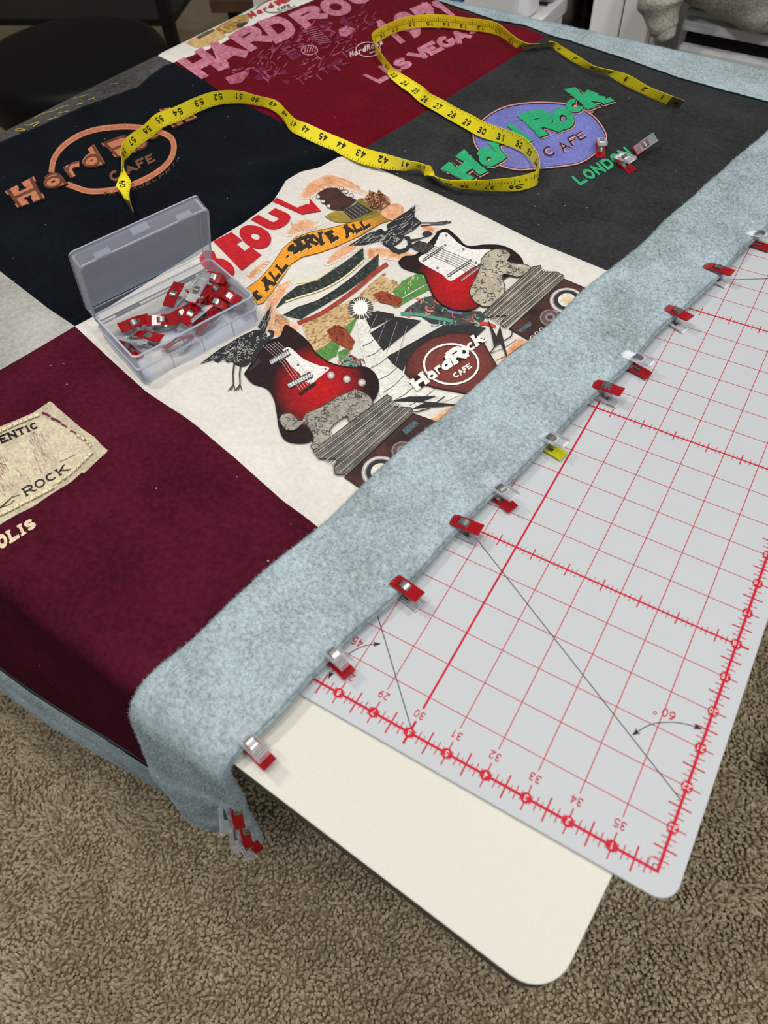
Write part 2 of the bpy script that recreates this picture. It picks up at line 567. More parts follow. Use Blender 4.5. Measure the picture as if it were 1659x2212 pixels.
# ---------------------------------------------------------------- fleece border
def fleece_mat():
    m, nt, b = node_mat('fleece')
    N, L = nt.nodes.new, nt.links.new
    tc = N('ShaderNodeTexCoord')
    at = N('ShaderNodeAttribute'); at.attribute_name = 'ink'
    n1 = N('ShaderNodeTexNoise'); n1.inputs['Scale'].default_value = 330; n1.inputs['Detail'].default_value = 3
    n2 = N('ShaderNodeTexNoise'); n2.inputs['Scale'].default_value = 26; n2.inputs['Detail'].default_value = 3
    L(tc.outputs['Object'], n1.inputs['Vector']); L(tc.outputs['Object'], n2.inputs['Vector'])
    s = N('ShaderNodeMath'); s.operation = 'MULTIPLY_ADD'; s.inputs[1].default_value = 0.70
    L(n2.outputs['Fac'], s.inputs[0]); L(n1.outputs['Fac'], s.inputs[2])
    mp = N('ShaderNodeMapRange'); mp.inputs[1].default_value = 0.42; mp.inputs[2].default_value = 1.04
    L(s.outputs[0], mp.inputs[0])
    mx = N('ShaderNodeMix'); mx.data_type = 'RGBA'
    mx.inputs[6].default_value = rgba((122, 131, 132)); mx.inputs[7].default_value = rgba((182, 200, 208))
    L(mp.outputs[0], mx.inputs[0])
    m2 = N('ShaderNodeMix'); m2.data_type = 'RGBA'; m2.blend_type = 'MULTIPLY'; m2.inputs[0].default_value = 1
    L(mx.outputs[2], m2.inputs[6]); L(at.outputs['Color'], m2.inputs[7])
    L(m2.outputs[2], b.inputs['Base Color'])
    b.inputs['Roughness'].default_value = 1.0
    b.inputs['Specular IOR Level'].default_value = 0.05
    b.inputs['Sheen Weight'].default_value = 0.06
    return m


M_FLEECE = fleece_mat()
CLIP_A = [-0.5197, -0.446, -0.3819, -0.3194, -0.2737, -0.2124, -0.1417, -0.0953, -0.023, 0.0509, 0.118]


def fibres(name, V, F, count, parent, length=0.0021, width=0.00010):
    """short pile standing on a quad mesh"""
    A, B, C, D = (V[F[:, k]] for k in range(4))
    nrm = np.cross(C - A, D - B)
    ar = np.linalg.norm(nrm, axis=1)
    nrm = nrm / (ar[:, None] + 1e-15)
    pick = rng.choice(len(F), count, p=ar / ar.sum())
    u, v = rng.random((count, 1)), rng.random((count, 1))
    p = (A[pick] * (1 - u) + B[pick] * u) * (1 - v) + (D[pick] * (1 - u) + C[pick] * u) * v
    n = nrm[pick]
    r1 = rng.normal(0, 1, (count, 3)); r2 = rng.normal(0, 1, (count, 3))
    d1 = n * 0.75 + r1 * 0.45; d1 /= np.linalg.norm(d1, axis=1)[:, None]
    d2 = n * 0.15 + r1 * 0.3 + r2 * 0.6; d2 /= np.linalg.norm(d2, axis=1)[:, None]
    l = length * rng.uniform(0.5, 1.2, (count, 1))
    wv = np.cross(d1, r2); wv /= np.linalg.norm(wv, axis=1)[:, None]; wv *= width
    m = p + d1 * l * 0.5
    t = m + d2 * l * 0.5
    Q = np.stack([p - wv, p + wv, m + wv * .8, m - wv * .8, t + wv * .3, t - wv * .3], 1).reshape(-1, 3)
    f = np.array([[0, 1, 2, 3], [3, 2, 4, 5]])[None] + (np.arange(count) * 6)[:, None, None]
    col = np.repeat(rng.uniform(0.90, 1.10, (count, 1, 1)) * np.ones((1, 1, 3)), 6, 1).reshape(-1, 3)
    o = mesh_from(name, Q, f.reshape(-1, 4), M_FLEECE, parent, False, col)
    tag(o, kind='stuff')
    return o


def resample(P, n):
    P = np.asarray(P, float)
    C = catmull(P, 600)
    d = np.r_[0, np.cumsum(np.linalg.norm(np.diff(C, axis=0), axis=1))]
    q = np.linspace(0, d[-1], n)
    return np.stack([np.interp(q, d, C[:, k]) for k in range(2)], -1)


def side_border():
    prof = [(.352, .0012), (.343, .0022), (.3375, .0050), (.3380, .0088), (.343, .0112), (.352, .0118), (.365, .0112), (.380, .0105),
            (.395, .0100), (.405, .0092), (.4112, .0078), (.4138, .0062), (.4140, .0050), (.4130, .0042), (.4142, .0034), (.4150, .0020),
            (.4140, .0000), (.410, -.0026), (.395, -.0032)]
    prof = resample(prof, 64)
    aa = np.arange(-0.826, 0.52, 0.0022)
    A, K = np.meshgrid(aa, np.arange(len(prof)), indexing='ij')
    b, h = prof[K, 0], prof[K, 1]
    A0 = A.copy()
    puff = np.ones_like(A)
    out = np.clip((b - 0.352) / 0.05, 0, 1)
    for ca in CLIP_A + [-0.63, -0.69, -0.74]:
        puff -= 0.50 * np.exp(-((A - ca) / 0.012) ** 2) * out
    puff += 0.12 * fbm(A * 22, b * 22, 2, 77) + 0.16 * np.sin(A * 60 + 3 * np.sin(A * 17)) * out
    top = (h > 0.0028)
    h = np.where(top, 0.0028 + (h - 0.0028) * puff, h)
    b = b + 0.0022 * fbm(A * 18, 0 * A, 2, 5) + 0.0012 * np.sin(A * 47)
    h = h + 0.0004 * fbm(A * 260, b * 260, 2, 8)
    V = SO(A.ravel(), b.ravel(), h.ravel())
    F = grid_faces(len(aa), len(prof))[:, ::-1]
    o = mesh_from('fleece_border', V, F, M_FLEECE, quilt, True, np.ones((len(V), 3)))
    tag(o, 'pale blue fleece border folded along the clipped edge')
    cen = V[F].mean(1)
    uv = project(cen)
    vis = (uv[:, 0] > -150) & (uv[:, 0] < W + 150) & (uv[:, 1] > -100)
    kk = (np.arange(len(F)) % (len(prof) - 1))
    vis &= kk < 62
    fibres('fleece_pile', V, F[vis], 150000, o)
    return o


def flat_border(name, afun, aw, b0, b1, label, count, ridge=False, h0=0.0012):
    bs = np.arange(b0, b1, 0.004)
    ks = np.linspace(0, 1, 26)
    Bm, K = np.meshgrid(bs, ks, indexing='ij')
    A = afun(Bm) + K * aw
    h = h0 + 0.0022 * np.sin(np.pi * np.clip(K * 1.0, 0, 1)) ** 0.5 + 0.0006 * fbm(Bm * 60, K * 5, 2, 3)
    if ridge: h = h - 0.0028 * np.exp(-((K - 0.52) / 0.07) ** 2)
    V = SO(A.ravel(), Bm.ravel(), h.ravel())
    F = grid_faces(len(bs), len(ks))
    if aw > 0: F = F[:, ::-1]
    F = F[:, ::-1]
    # close underneath
    V2 = SO(A.ravel(), Bm.ravel(), (h * 0 - 0.003).ravel())
    o = mesh_from(name, np.concatenate([V, V2]), np.concatenate([F, F[:, ::-1] + len(V)]), M_FLEECE, quilt, True, np.ones((2 * len(V), 3)))
    tag(o, label)
    fibres('fleece_pile', V, F, count, o)
    return o


side_border()
flat_border('fleece_border', lambda t: a_3(t), 0.12, -0.30, 0.50, 'pale blue fleece border along the far edge', 36000)
flat_border('fleece_border', lambda t: a_0(t), -0.084, 0.0, 0.337, 'pale blue fleece border hanging below the maroon panel', 18000, True)

# backing sheet under the whole quilt
ba, bb = np.meshgrid(np.linspace(-0.80, 0.46, 120), np.linspace(-0.66, 0.40, 100), indexing='ij')
VB = SO(ba.ravel(), bb.ravel(), np.full(ba.size, -0.0034))
tag(mesh_from('fleece_backing', VB, grid_faces(120, 100)[:, ::-1], M_FLEECE, quilt, True, np.ones((len(VB), 3))), 'pale blue fleece backing')

# ---------------------------------------------------------------- strips, polygons and letters for flat print
def strip(P, w, closed=False):
    """mitred ribbon of width w along 2D polyline -> verts, quads"""
    P = np.asarray(P, float)
    if closed: P = np.concatenate([P, P[:1]])
    d = np.diff(P, axis=0)
    d /= np.linalg.norm(d, axis=1)[:, None] + 1e-12
    n = np.stack([-d[:, 1], d[:, 0]], -1)
    nn = np.concatenate([n[:1], (n[:-1] + n[1:]), n[-1:]])
    if closed: nn[0] = nn[-1] = n[0] + n[-1]
    ln = np.linalg.norm(nn, axis=1)[:, None] + 1e-9
    nn = nn / ln
    ref = np.concatenate([n, n[-1:]])
    c = np.clip(np.abs((nn * ref).sum(1)), 0.45, 1)[:, None]
    w = np.broadcast_to(np.asarray(w, float), (len(P),))[:, None]
    o = nn * (w / 2) / c
    V = np.stack([P + o, P - o], 1).reshape(-1, 2)
    i = np.arange(len(P) - 1)
    F = np.stack([2 * i, 2 * i + 1, 2 * i + 3, 2 * i + 2], -1)
    return V, F


def ell(cx, cy, rx, ry, a0=0, a1=360, n=28):
    t = np.radians(np.linspace(a0, a1, n))
    return [(cx + rx * math.cos(k), cy + ry * math.sin(k)) for k in t]


S_ = [(.95, .18), (.75, .03), (.5, 0), (.2, .04), (.02, .22), (.15, .42), (.5, .5), (.85, .58), (.98, .78), (.8, .96), (.5, 1), (.22, .97), (.04, .82)]
SIX = [(.85, .05), (.45, .1), (.12, .4), (.02, .7), (.2, .95), (.5, 1), (.85, .93), (1, .7), (.85, .48), (.5, .42), (.15, .52), (.03, .7)]
GLY = {
    'H': [[(0, 0), (0, 1)], [(1, 0), (1, 1)], [(0, .5), (1, .5)]],
    'A': [[(0, 1), (.5, 0)], [(.5, 0), (1, 1)], [(.2, .66), (.8, .66)]],
    'R': [[(0, 0), (0, 1)], [(0, 0), (.6, 0), (.9, .08), (1, .27), (.9, .45), (.6, .53), (0, .53)], [(.5, .53), (1, 1)]],
    'P': [[(0, 0), (0, 1)], [(0, 0), (.6, 0), (.9, .08), (1, .27), (.9, .45), (.6, .53), (0, .53)]],
    'D': [[(0, 0), (0, 1)], [(0, 1), (.5, 1), (.85, .9), (1, .65), (1, .35), (.85, .1), (.5, 0), (0, 0)]],
    'O': [ell(.5, .5, .5, .5)],
    'C': [ell(.5, .5, .5, .5, -48, -312)],
    'G': [ell(.5, .5, .5, .5, -48, -345), [(.55, .56), (1, .56), (1, .9)]],
    'K': [[(0, 0), (0, 1)], [(1, 0), (0, .62)], [(.35, .4), (1, 1)]],
    'L': [[(0, 0), (0, 1)], [(0, 1), (1, 1)]],
    'E': [[(0, 0), (0, 1)], [(0, 0), (1, 0)], [(0, .5), (.8, .5)], [(0, 1), (1, 1)]],
    'F': [[(0, 0), (0, 1)], [(0, 0), (1, 0)], [(0, .5), (.8, .5)]],
    'S': [S_], 'V': [[(0, 0), (.5, 1)], [(.5, 1), (1, 0)]],
    'N': [[(0, 0), (0, 1)], [(0, 0), (1, 1)], [(1, 1), (1, 0)]],
    'T': [[(0, 0), (1, 0)], [(.5, 0), (.5, 1)]],
    'I': [[(.5, 0), (.5, 1)]],
    'U': [[(0, 0), (0, .65), (.12, .9), (.5, 1), (.88, .9), (1, .65), (1, 0)]],
    '-': [[(.1, .5), (.9, .5)]],
    '0': [ell(.5, .5, .48, .5)], '1': [[(.2, .22), (.58, 0)], [(.58, 0), (.58, 1)]],
    '2': [[(.05, .25), (.2, .06), (.5, 0), (.85, .07), (.95, .28), (.8, .5), (0, 1)], [(0, 1), (1, 1)]],
    '3': [[(.05, .12), (.4, 0), (.8, .05), (.9, .25), (.75, .43), (.4, .48), (.8, .55), (1, .75), (.85, .95), (.5, 1), (.1, .95), (0, .82)]],
    '4': [[(.75, 1), (.75, 0)], [(.75, 0), (0, .7)], [(0, .7), (1, .7)]],
    '5': [[(.9, 0), (.15, 0), (.08, .45), (.45, .37), (.85, .47), (1, .7), (.85, .93), (.5, 1), (.1, .95), (0, .82)]],
    '6': [SIX], '9': [[(1 - x, 1 - y) for x, y in SIX]], '7': [[(0, 0), (1, 0)], [(1, 0), (.35, 1)]],
    '8': [ell(.5, .25, .4, .25, 90, 450), ell(.5, .74, .5, .26, -90, 270)],
    'o': [ell(.5, .5, .5, .5)], 'c': [ell(.5, .5, .5, .5, -42, -318)],
    'a': [ell(.45, .62, .45, .38), [(.15, .12), (.5, 0), (.85, .12), (.95, .35), (.95, 1)]],
    'r': [[(.1, 0), (.1, 1)], [(.1, .4), (.35, .08), (.7, 0), (1, .12)]],
    'd': [ell(.42, .67, .42, .33), [(.92, 0), (.92, 1)]],
    'k': [[(.1, 0), (.1, 1)], [(.9, .3), (.1, .72)], [(.4, .55), (1, 1)]],
    'u': [[(0, 0), (0, .65), (.12, .9), (.5, 1), (.88, .9), (1, .65), (1, 0)]],
}


def glyph(ch, w, serif=0.0):
    """ribbons of one letter in the unit box (y down)"""
    out = []
    for st in GLY[ch]:
        P = np.asarray(st, float)
        if len(P) > 4:
            P = catmull(P, max(len(P) * 3, 16))
        Q = P * (1 - w) + w / 2
        # run straight stems to the box edge
        for e, f in ((0, 1), (-1, -2)):
            d = Q[e] - Q[f]
            d = d / (np.linalg.norm(d) + 1e-9)
            if abs(d[1]) > 0.6 and (P[e][1] in (0.0, 1.0)) or abs(d[0]) > 0.9 and (P[e][0] in (0.0, 1.0)):
                Q[e] = Q[e] + d * w / 2
        if len(Q) == 2:
            Q = np.array([Q[0] + (Q[1] - Q[0]) * k / 5 for k in range(6)])
        out.append(strip(Q, w))
        if serif > 0:
            for e, f in ((0, 1), (-1, -2)):
                d = Q[e] - Q[f]
                if P[e][1] in (0.0, 1.0) and abs(d[1]) > 0.5 * abs(d[0]) and len(P) <= 9 and ch not in 'CGSOoc':
                    y = w * 0.3 if P[e][1] == 0 else 1 - w * 0.3
                    hl = w / 2 + serif
                    out.append(strip([(Q[e][0] - hl, y), (Q[e][0], y), (Q[e][0] + hl, y)], w * 0.6))
    return out


def quad_map(V, q):
    q = np.asarray(q, float)
    x, y = V[:, :1], V[:, 1:]
    return (q[0] * (1 - x) + q[1] * x) * (1 - y) + (q[3] * (1 - x) + q[2] * x) * y


class Flat:
    """collects flat coloured shapes in a 2D frame; layers keep overprints apart"""
    def __init__(self):
        self.V, self.F, self.C, self.Z, self.n = [], [], [], [], 0

    def add(self, V, F, col, layer):
        V = np.asarray(V, float)
        c = lin(col) if not callable(col) else col(V)
        c = np.broadcast_to(np.asarray(c, float), (len(V), 3))
        self.V.append(V); self.C.append(c); self.Z.append(np.full(len(V), float(layer)))
        self.F += [tuple(int(k) + self.n for k in f) for f in F]
        self.n += len(V)

    def line(self, P, w, col, layer=1, closed=False, smooth=False, n=None):
        P = np.asarray(P, float)
        if smooth:
            if closed: P = np.concatenate([P, P[:1]])
            P = catmull(P, n or len(P) * 6)
            closed = False
        V, F = strip(P, w, closed)
        self.add(V, F, col, layer)

    def poly(self, P, col, layer=0, step=None, smooth=False):
        P = np.asarray(P, float)
        if smooth: P = catmull(np.concatenate([P, P[:1]]), len(P) * 5)[:-1]
        P = P + rng.normal(0, 1e-4, P.shape)
        m = len(P)
        vs = [Vector(p) for p in P]
        lo, hi = P.min(0), P.max(0)
        step = step or max((hi - lo).max() / 14, 1e-9)
        gx, gy = np.meshgrid(np.arange(lo[0] + step / 2, hi[0], step), np.arange(lo[1] + step / 2, hi[1], step))
        G = np.stack([gx.ravel(), gy.ravel()], -1)
        if len(G):
            G = G + rng.uniform(-.1, .1, G.shape) * step
            G = G[inside(G, P)]
        vs += [Vector(p) for p in G]
        r = delaunay_2d_cdt(vs, [], [list(range(m))], 1, 1e-6)
        self.add(np.array([tuple(v) for v in r[0]]), r[2], col, layer)

    def text(self, ch, q, w, col, layer=2, serif=0.0):
        for k, (V, F) in enumerate(glyph(ch, w, serif)):
            self.add(quad_map(V, q), F, col, layer + 0.12 * k)

    def word(self, s, q, w, col, layer=2, serif=0.0, gap=0.16, widths=None):
        wd = [(widths or {}).get(c, 0.45 if c in 'I1' else 1.0) for c in s]
        tot = sum(wd) + gap * (len(s) - 1)
        x = 0.0
        for c, k in zip(s, wd):
            for n_, (V, F) in enumerate(glyph(c, w / k if c != 'I' else w, serif / k if c != 'I' else serif)):
                V = V.copy()
                if c == 'I' and k < 1:
                    V[:, 0] = 0.5 + (V[:, 0] - 0.5) / k
                V[:, 0] = (x + V[:, 0] * k) / tot
                self.add(quad_map(V, q), F, col, layer + 0.12 * n_)
            x += k + gap

    def build(self, name, place, mat, parent, label=None):
        """place(V2, layer) -> 3D"""
        V = np.concatenate(self.V)
        P = place(V, np.concatenate(self.Z))
        o = mesh_from(name, P, self.F, mat, parent, False, np.concatenate(self.C))
        if label: o['label'] = label
        return o


def inside(G, P):
    x, y = G[:, 0], G[:, 1]
    r = np.zeros(len(G), bool)
    j = len(P) - 1
    for i in range(len(P)):
        xi, yi, xj, yj = *P[i], *P[j]
        c = ((yi > y) != (yj > y)) & (x < (xj - xi) * (y - yi) / (yj - yi + 1e-12) + xi)
        r ^= c
        j = i
    return r


# ---------------------------------------------------------------- cutting mat
IN = 0.0254
M_MAT = plain('mat_vinyl', (192, 196, 200), 0.55, bump=0.12, bscale=900, var=0.012, vscale=60)
mat_o = empty('cutting_mat')
tag(mat_o, 'grey self-healing cutting mat with a red inch grid', 'cutting mat')
mat_b = slab('mat_board', rounded_rect(-0.893, -0.0125, 0.0125, 0.6225, 0.012), -0.0031, 0.0, M_MAT, mat_o, 0.0003)
RED, BLK, WHT = (196, 30, 52), (38, 36, 38), (214, 214, 216)


def on_mat(V, Zl):
    return np.stack([-V[:, 0] * IN, V[:, 1] * IN, 0.00010 + Zl * 0.00010], -1)


g = Flat()
VMAX, UMAX = 24.0, 14.0
for u in range(1, 14):
    thick = 0.055 if u % 6 == 0 else 0.022
    g.line([(u, 0.68), (u, VMAX)], thick, RED, 0)
for v in range(1, 24):
    thick = 0.05 if v % 6 == 0 else 0.020
    g.line([(-0.04, v), (UMAX, v)], thick, RED, 0.4)
g.build('grid_lines', on_mat, INK_FLAT, mat_b, 'thin red inch grid')
g = Flat()
g.line([(-0.03, 0), (UMAX, 0)], 0.062, RED, 1.4)
g.line([(0, -0.03), (0, VMAX)], 0.062, RED, 1.7)
for k in range(1, 14 * 8):
    u = k / 8
    L = (0.17, 0.11)[k % 2] if k % 4 else 0.29
    if k % 8 == 0:
        g.line([(u, -0.30), (u, 0.32)], 0.06 if k % 48 == 0 else 0.028, RED, 1)
    else:
        g.line([(u, -L), (u, L)], 0.036 if k % 4 == 0 else (0.022 if k % 2 == 0 else 0.016), RED, 1)
for k in range(1, 24 * 8):
    v = k / 8
    L = (0.17, 0.11)[k % 2] if k % 4 else 0.25
    if k % 8 == 0:
        g.line([(-0.30, v), (0.02, v)], 0.055 if k % 48 == 0 else 0.026, RED, 1)
    else:
        g.line([(-L, v), (L, v)], 0.036 if k % 4 == 0 else (0.022 if k % 2 == 0 else 0.016), RED, 1)
for v in (6, 12, 18):
    for k in range(1, 14 * 8):
        if k % 8:
            L = (0.13, 0.085)[k % 2] if k % 4 else 0.2
            g.line([(k / 8, v - L), (k / 8, v + L)], 0.03 if k % 4 == 0 else 0.014, RED, 1)
g.line([(0.22, 0), (0.22, 0.22), (0, 0.22)], 0.014, RED, 1)
g.line([(0.12, 0), (0.12, 0.12), (0, 0.12)], 0.014, RED, 1)
g.build('ruler_scale', on_mat, INK_FLAT, mat_b, 'red ruler ticks along two edges')['kind'] = 'stuff'
g = Flat()


def num(s, cu, cv, hh, w, col, layer):
    wd = hh * 0.58
    tot = wd * len(s) + (len(s) - 1) * hh * 0.16
    x = cu - tot / 2
    for c in s:
        g.text(c, [(x, cv - hh / 2), (x + wd, cv - hh / 2), (x + wd, cv + hh / 2), (x, cv + hh / 2)], w, col, layer)
        x += wd + hh * 0.16


for u in range(1, 14):
    g.poly(ell(u, 0, 0.128, 0.128, 0, 345, 24), RED, 2, step=1)
    num(str(u), u, 0, 0.145, 0.18, WHT, 3)
    num(str(36 - u), u, 0.5, 0.20, 0.15, RED, 2)
for v in range(1, 24):
    g.poly(ell(0, v, 0.128, 0.128, 0, 345, 24), RED, 2, step=1)
    num(str(24 - v), 0, v, 0.14, 0.19, WHT, 3)
g.build('numerals', on_mat, INK_FLAT, mat_b, 'red inch numbers and white numbers in red discs')['kind'] = 'stuff'
g = Flat()
num('60', 0.88, 3.42, 0.23, 0.15, RED, 2)
g.line(ell(1.17, 3.30, 0.035, 0.035, 0, 360, 12), 0.02, RED, 2)
g.build('angle_label', on_mat, INK_FLAT, mat_b, 'red sixty degree label')
g = Flat()
num('45', 8.32, 1.40, 0.23, 0.15, RED, 2)
g.build('angle_label', on_mat, INK_FLAT, mat_b, 'red forty five label')
for A in ([(0.04, 1.66), (8.6, 6.60)], [(6.02, 0.12), (9.2, 3.22)], [(5.6, 19.34), (0.0, 22.55)]):
    g = Flat()
    g.line(A, 0.020, BLK, 2)
    g.build('guide_line', on_mat, INK_FLAT, mat_b, 'thin black angle guide line')


def arrow(tip, back):
    d = np.array(tip, float) - np.array(back, float)
    d /= np.linalg.norm(d)
    n = np.array([-d[1], d[0]])
    t = np.array(tip)
    g.poly([t, t - d * 0.2 + n * 0.07, t - d * 0.155, t - d * 0.2 - n * 0.07], BLK, 3, step=1)


for A in ([(1.45, 2.52), (1.16, 2.98), (0.76, 3.27), (0.38, 3.41), (0.09, 3.45)], [(7.77, 1.65), (8.08, 1.42), (8.32, 1.05), (8.44, 0.6), (8.43, 0.18)]):
    g = Flat()
    arc = catmull(A, 30)
    g.line(arc[2:-2], 0.018, BLK, 2); arrow(arc[0], arc[3]); arrow(arc[-1], arc[-4])
    g.build('angle_arrow', on_mat, INK_FLAT, mat_b, 'black double headed angle arrow')

# ---------------------------------------------------------------- shirt prints
def crop(x0, y0, s):
    return lambda *p: [(x0 + x / s, y0 + y / s) for x, y in p]


c1 = crop(0, 0, 2.9625); c2 = crop(380, 0, 2.9625); c3 = crop(780, 0, 2.9625); c4 = crop(1100, 0, 2.968)
c5 = crop(0, 200, 2.9625); c7 = crop(400, 340, 3.318); c8 = crop(700, 380, 2.592)
d1 = crop(420, 640, 2.37); p5 = crop(0, 820, 5.531); r2 = crop(280, 0, 4.608); z0 = crop(0, 0, 5.53)


class Print(Flat):
    def poly(self, P, col, layer=0, step=None, smooth=False):
        P = np.asarray(P, float)
        s = (P.max(0) - P.min(0)).max()
        super().poly(P, col, layer, step or min(max(s / 12, 3.0), 9.0), smooth)

    def done(self, name, panel_o, label=None, mat=None):
        return self.build(name, on_quilt, mat or INK, panel_o, label)


def on_quilt(V, Zl):
    ab = to_ab(V)
    return SO(ab[:, 0], ab[:, 1], 0.00045 + 0.0002 * Zl)


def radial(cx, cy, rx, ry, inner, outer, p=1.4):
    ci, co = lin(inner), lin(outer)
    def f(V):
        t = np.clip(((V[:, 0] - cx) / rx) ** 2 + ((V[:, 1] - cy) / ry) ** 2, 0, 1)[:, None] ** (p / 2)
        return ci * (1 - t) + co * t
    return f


def mottle(col1, col2, sc=0.12, seed=3):
    a, b = lin(col1), lin(col2)
    def f(V):
        t = np.clip(0.5 + 0.8 * fbm(V[:, 0] * sc, V[:, 1] * sc, 3, seed), 0, 1)[:, None]
        return a * (1 - t) + b * t
    return f


def soft(P, col1, col2, base, fade=12.0, sc=0.06, seed=6):
    """ink that thins out towards the edge of its shape"""
    P = np.asarray(P, float)
    m, bs = mottle(col1, col2, sc, seed), lin(base)
    A, B = P, np.roll(P, -1, 0)
    def f(V):
        d = np.full(len(V), 1e9)
        for p, q in zip(A, B):
            e = q - p
            t = np.clip(((V - p) @ e) / (e @ e + 1e-9), 0, 1)[:, None]
            d = np.minimum(d, np.linalg.norm(V - p - t * e, axis=1))
        k = np.clip(d / fade, 0, 1)[:, None]
        k = k * k * (3 - 2 * k)
        return bs * (1 - k) + m(V) * k
    return f


def letters(panel_o, tr, items, w, col, layer, mat=None, serif=0.0):
    for ch, q in items:
        p = Print()
        p.text(ch, tr(*q), w, col, layer, serif)
        p.done('letter', panel_o, None, mat)


def scatter_in(P, n):
    P = np.asarray(P, float)
    lo, hi = P.min(0), P.max(0)
    out = np.zeros((0, 2))
    for _ in range(40):
        G = rng.uniform(lo, hi, (n * 4 + 8, 2))
        out = np.concatenate([out, G[inside(G, P)]])
        if len(out) >= n: break
    return out[:n]


def curls(pr, P, n, size, w, col, layer):
    for x, y in scatter_in(P, n):
        a0 = rng.uniform(0, 360)
        r = size * rng.uniform(0.5, 1.1)
        pr.line(ell(x, y, r, r * 0.7, a0, a0 + rng.uniform(140, 260), 7), w, col, layer)


def hatch(pr, A, B, n, w, col, layer, jit=0.0):
    """lines between two edges (each two points)"""
    A, B = np.asarray(A, float), np.asarray(B, float)
    for k in range(n):
        f = (k + 0.5) / n
        p, q = A[0] * (1 - f) + A[1] * f, B[0] * (1 - f) + B[1] * f
        m = (p + q) / 2 + rng.normal(0, jit + 1e-6, 2)
        pr.line(catmull([p, m, q], 10), w * rng.uniform(0.6, 1.3), col, layer)


# ---- red panel: faded pink lettering
PINK, PINK2 = (206, 138, 156), (182, 104, 126)
letters(P_RED, c2, [('H', [(5, 395), (165, 305), (325, 440), (165, 510)]), ('A', [(165, 320), (300, 235), (475, 345), (300, 455)]),
              ('R', [(330, 235), (480, 150), (630, 255), (480, 335)]), ('D', [(520, 140), (680, 90), (795, 215), (640, 285)]),
              ('R', [(715, 95), (880, 25), (985, 105), (830, 190)]), ('O', [(885, 25), (1030, -25), (1165, 60), (1010, 128)]),
              ('C', [(1060, -40), (1190, -70), (1275, -5), (1150, 45)])], 0.30, mottle(PINK, PINK2), 1, INK_WORN)
letters(P_RED, c3, [('1', [(60, 160), (150, 115), (310, 255), (220, 305)]), ('9', [(180, 110), (300, 60), (440, 215), (310, 268)]),
              ('7', [(310, 60), (420, 15), (560, 150), (450, 205)]), ('1', [(410, 30), (510, -10), (625, 90), (545, 125)])], 0.34, mottle(PINK, PINK2), 1, INK_WORN)
letters(P_RED, c3, [('L', [(10, 485), (75, 450), (190, 500), (120, 540)]), ('A', [(85, 445), (150, 410), (265, 455), (190, 495)]),
              ('S', [(190, 402), (275, 362), (342, 420), (258, 458)]), ('V', [(285, 350), (380, 300), (462, 345), (375, 398)]),
              ('E', [(372, 305), (455, 262), (535, 318), (450, 362)]), ('G', [(460, 260), (550, 222), (630, 275), (535, 322)]),
              ('A', [(555, 225), (640, 185), (715, 238), (625, 288)]), ('S', [(650, 178), (720, 148), (772, 190), (700, 230)])], 0.30, mottle(PINK, PINK2), 1, INK_WORN)
pr = Print()
reg = c2((300, 470), (560, 330), (760, 180), (1010, 130), (1180, 60), (1290, 90), (1180, 240), (1150, 330), (1060, 420), (760, 540), (500, 500))
for x, y in scatter_in(reg, 150):
    L = rng.uniform(5, 22)
    an = math.radians(rng.choice([-24, -24, 38, -60]) + rng.normal(0, 8))
    pr.line([(x, y), (x + L * math.cos(an) / 2, y + L * math.sin(an) / 2 + rng.normal(0, 1)), (x + L * math.cos(an), y + L * math.sin(an))],
            rng.uniform(0.8, 3.2), mottle((176, 92, 118), (140, 50, 78)), 1)
for x, y in scatter_in(reg, 26):
    r = rng.uniform(5, 15)
    pr.poly([(x + r * rng.uniform(.5, 1.4) * math.cos(t), y + r * 0.6 * rng.uniform(.5, 1.4) * math.sin(t)) for t in np.arange(0, 6.2, 0.7)],
            mottle((88, 18, 44), (128, 44, 72), 0.3), 0)
pr.poly(c2((310, 500), (440, 455), (470, 470), (420, 530), (350, 540)), mottle((190, 110, 132), (150, 60, 88), 0.3), 0)
pr.poly(c2((1040, 190), (1090, 170), (1150, 190), (1120, 220), (1090, 240), (1050, 230)), mottle(PINK, (160, 80, 104), 0.3), 1)
for k in range(9):
    pr.line(c2((810 + k * 14, 200 + k * 10), (900 + k * 12, 175 + k * 12)), 1.3, (186, 110, 134), 2)
pr.line(c2(*ell(855, 325, 52, 30, 0, 345, 26)), 2.0, PINK, 2, closed=True)
for k in range(5): pr.line(c2((820 + k * 17, 345 - k * 3), (832 + k * 17, 303)), 1.6, PINK, 2)
pr.line(c2(*ell(1230, 320, 78, 46, 0, 345, 30)), 1.7, (226, 190, 196), 2, closed=True)
for k, ch in enumerate('HardRock'):
    x, y = 1112 + k * 27, 340 - k * 10.5
    hh = 34 if ch in 'HRdk' else 22
    pr.text(ch, c2((x, y + 30 - hh), (x + 22, y + 22 - hh), (x + 27, y + 24), (x + 5, y + 34)), 0.3, (226, 190, 196), 3)
pr.line(c2((1240, 345), (1270, 335)), 2.5, (226, 190, 196), 3)
pr.done('artwork_print', P_RED, 'faded pink scene with small round logo', INK_WORN)

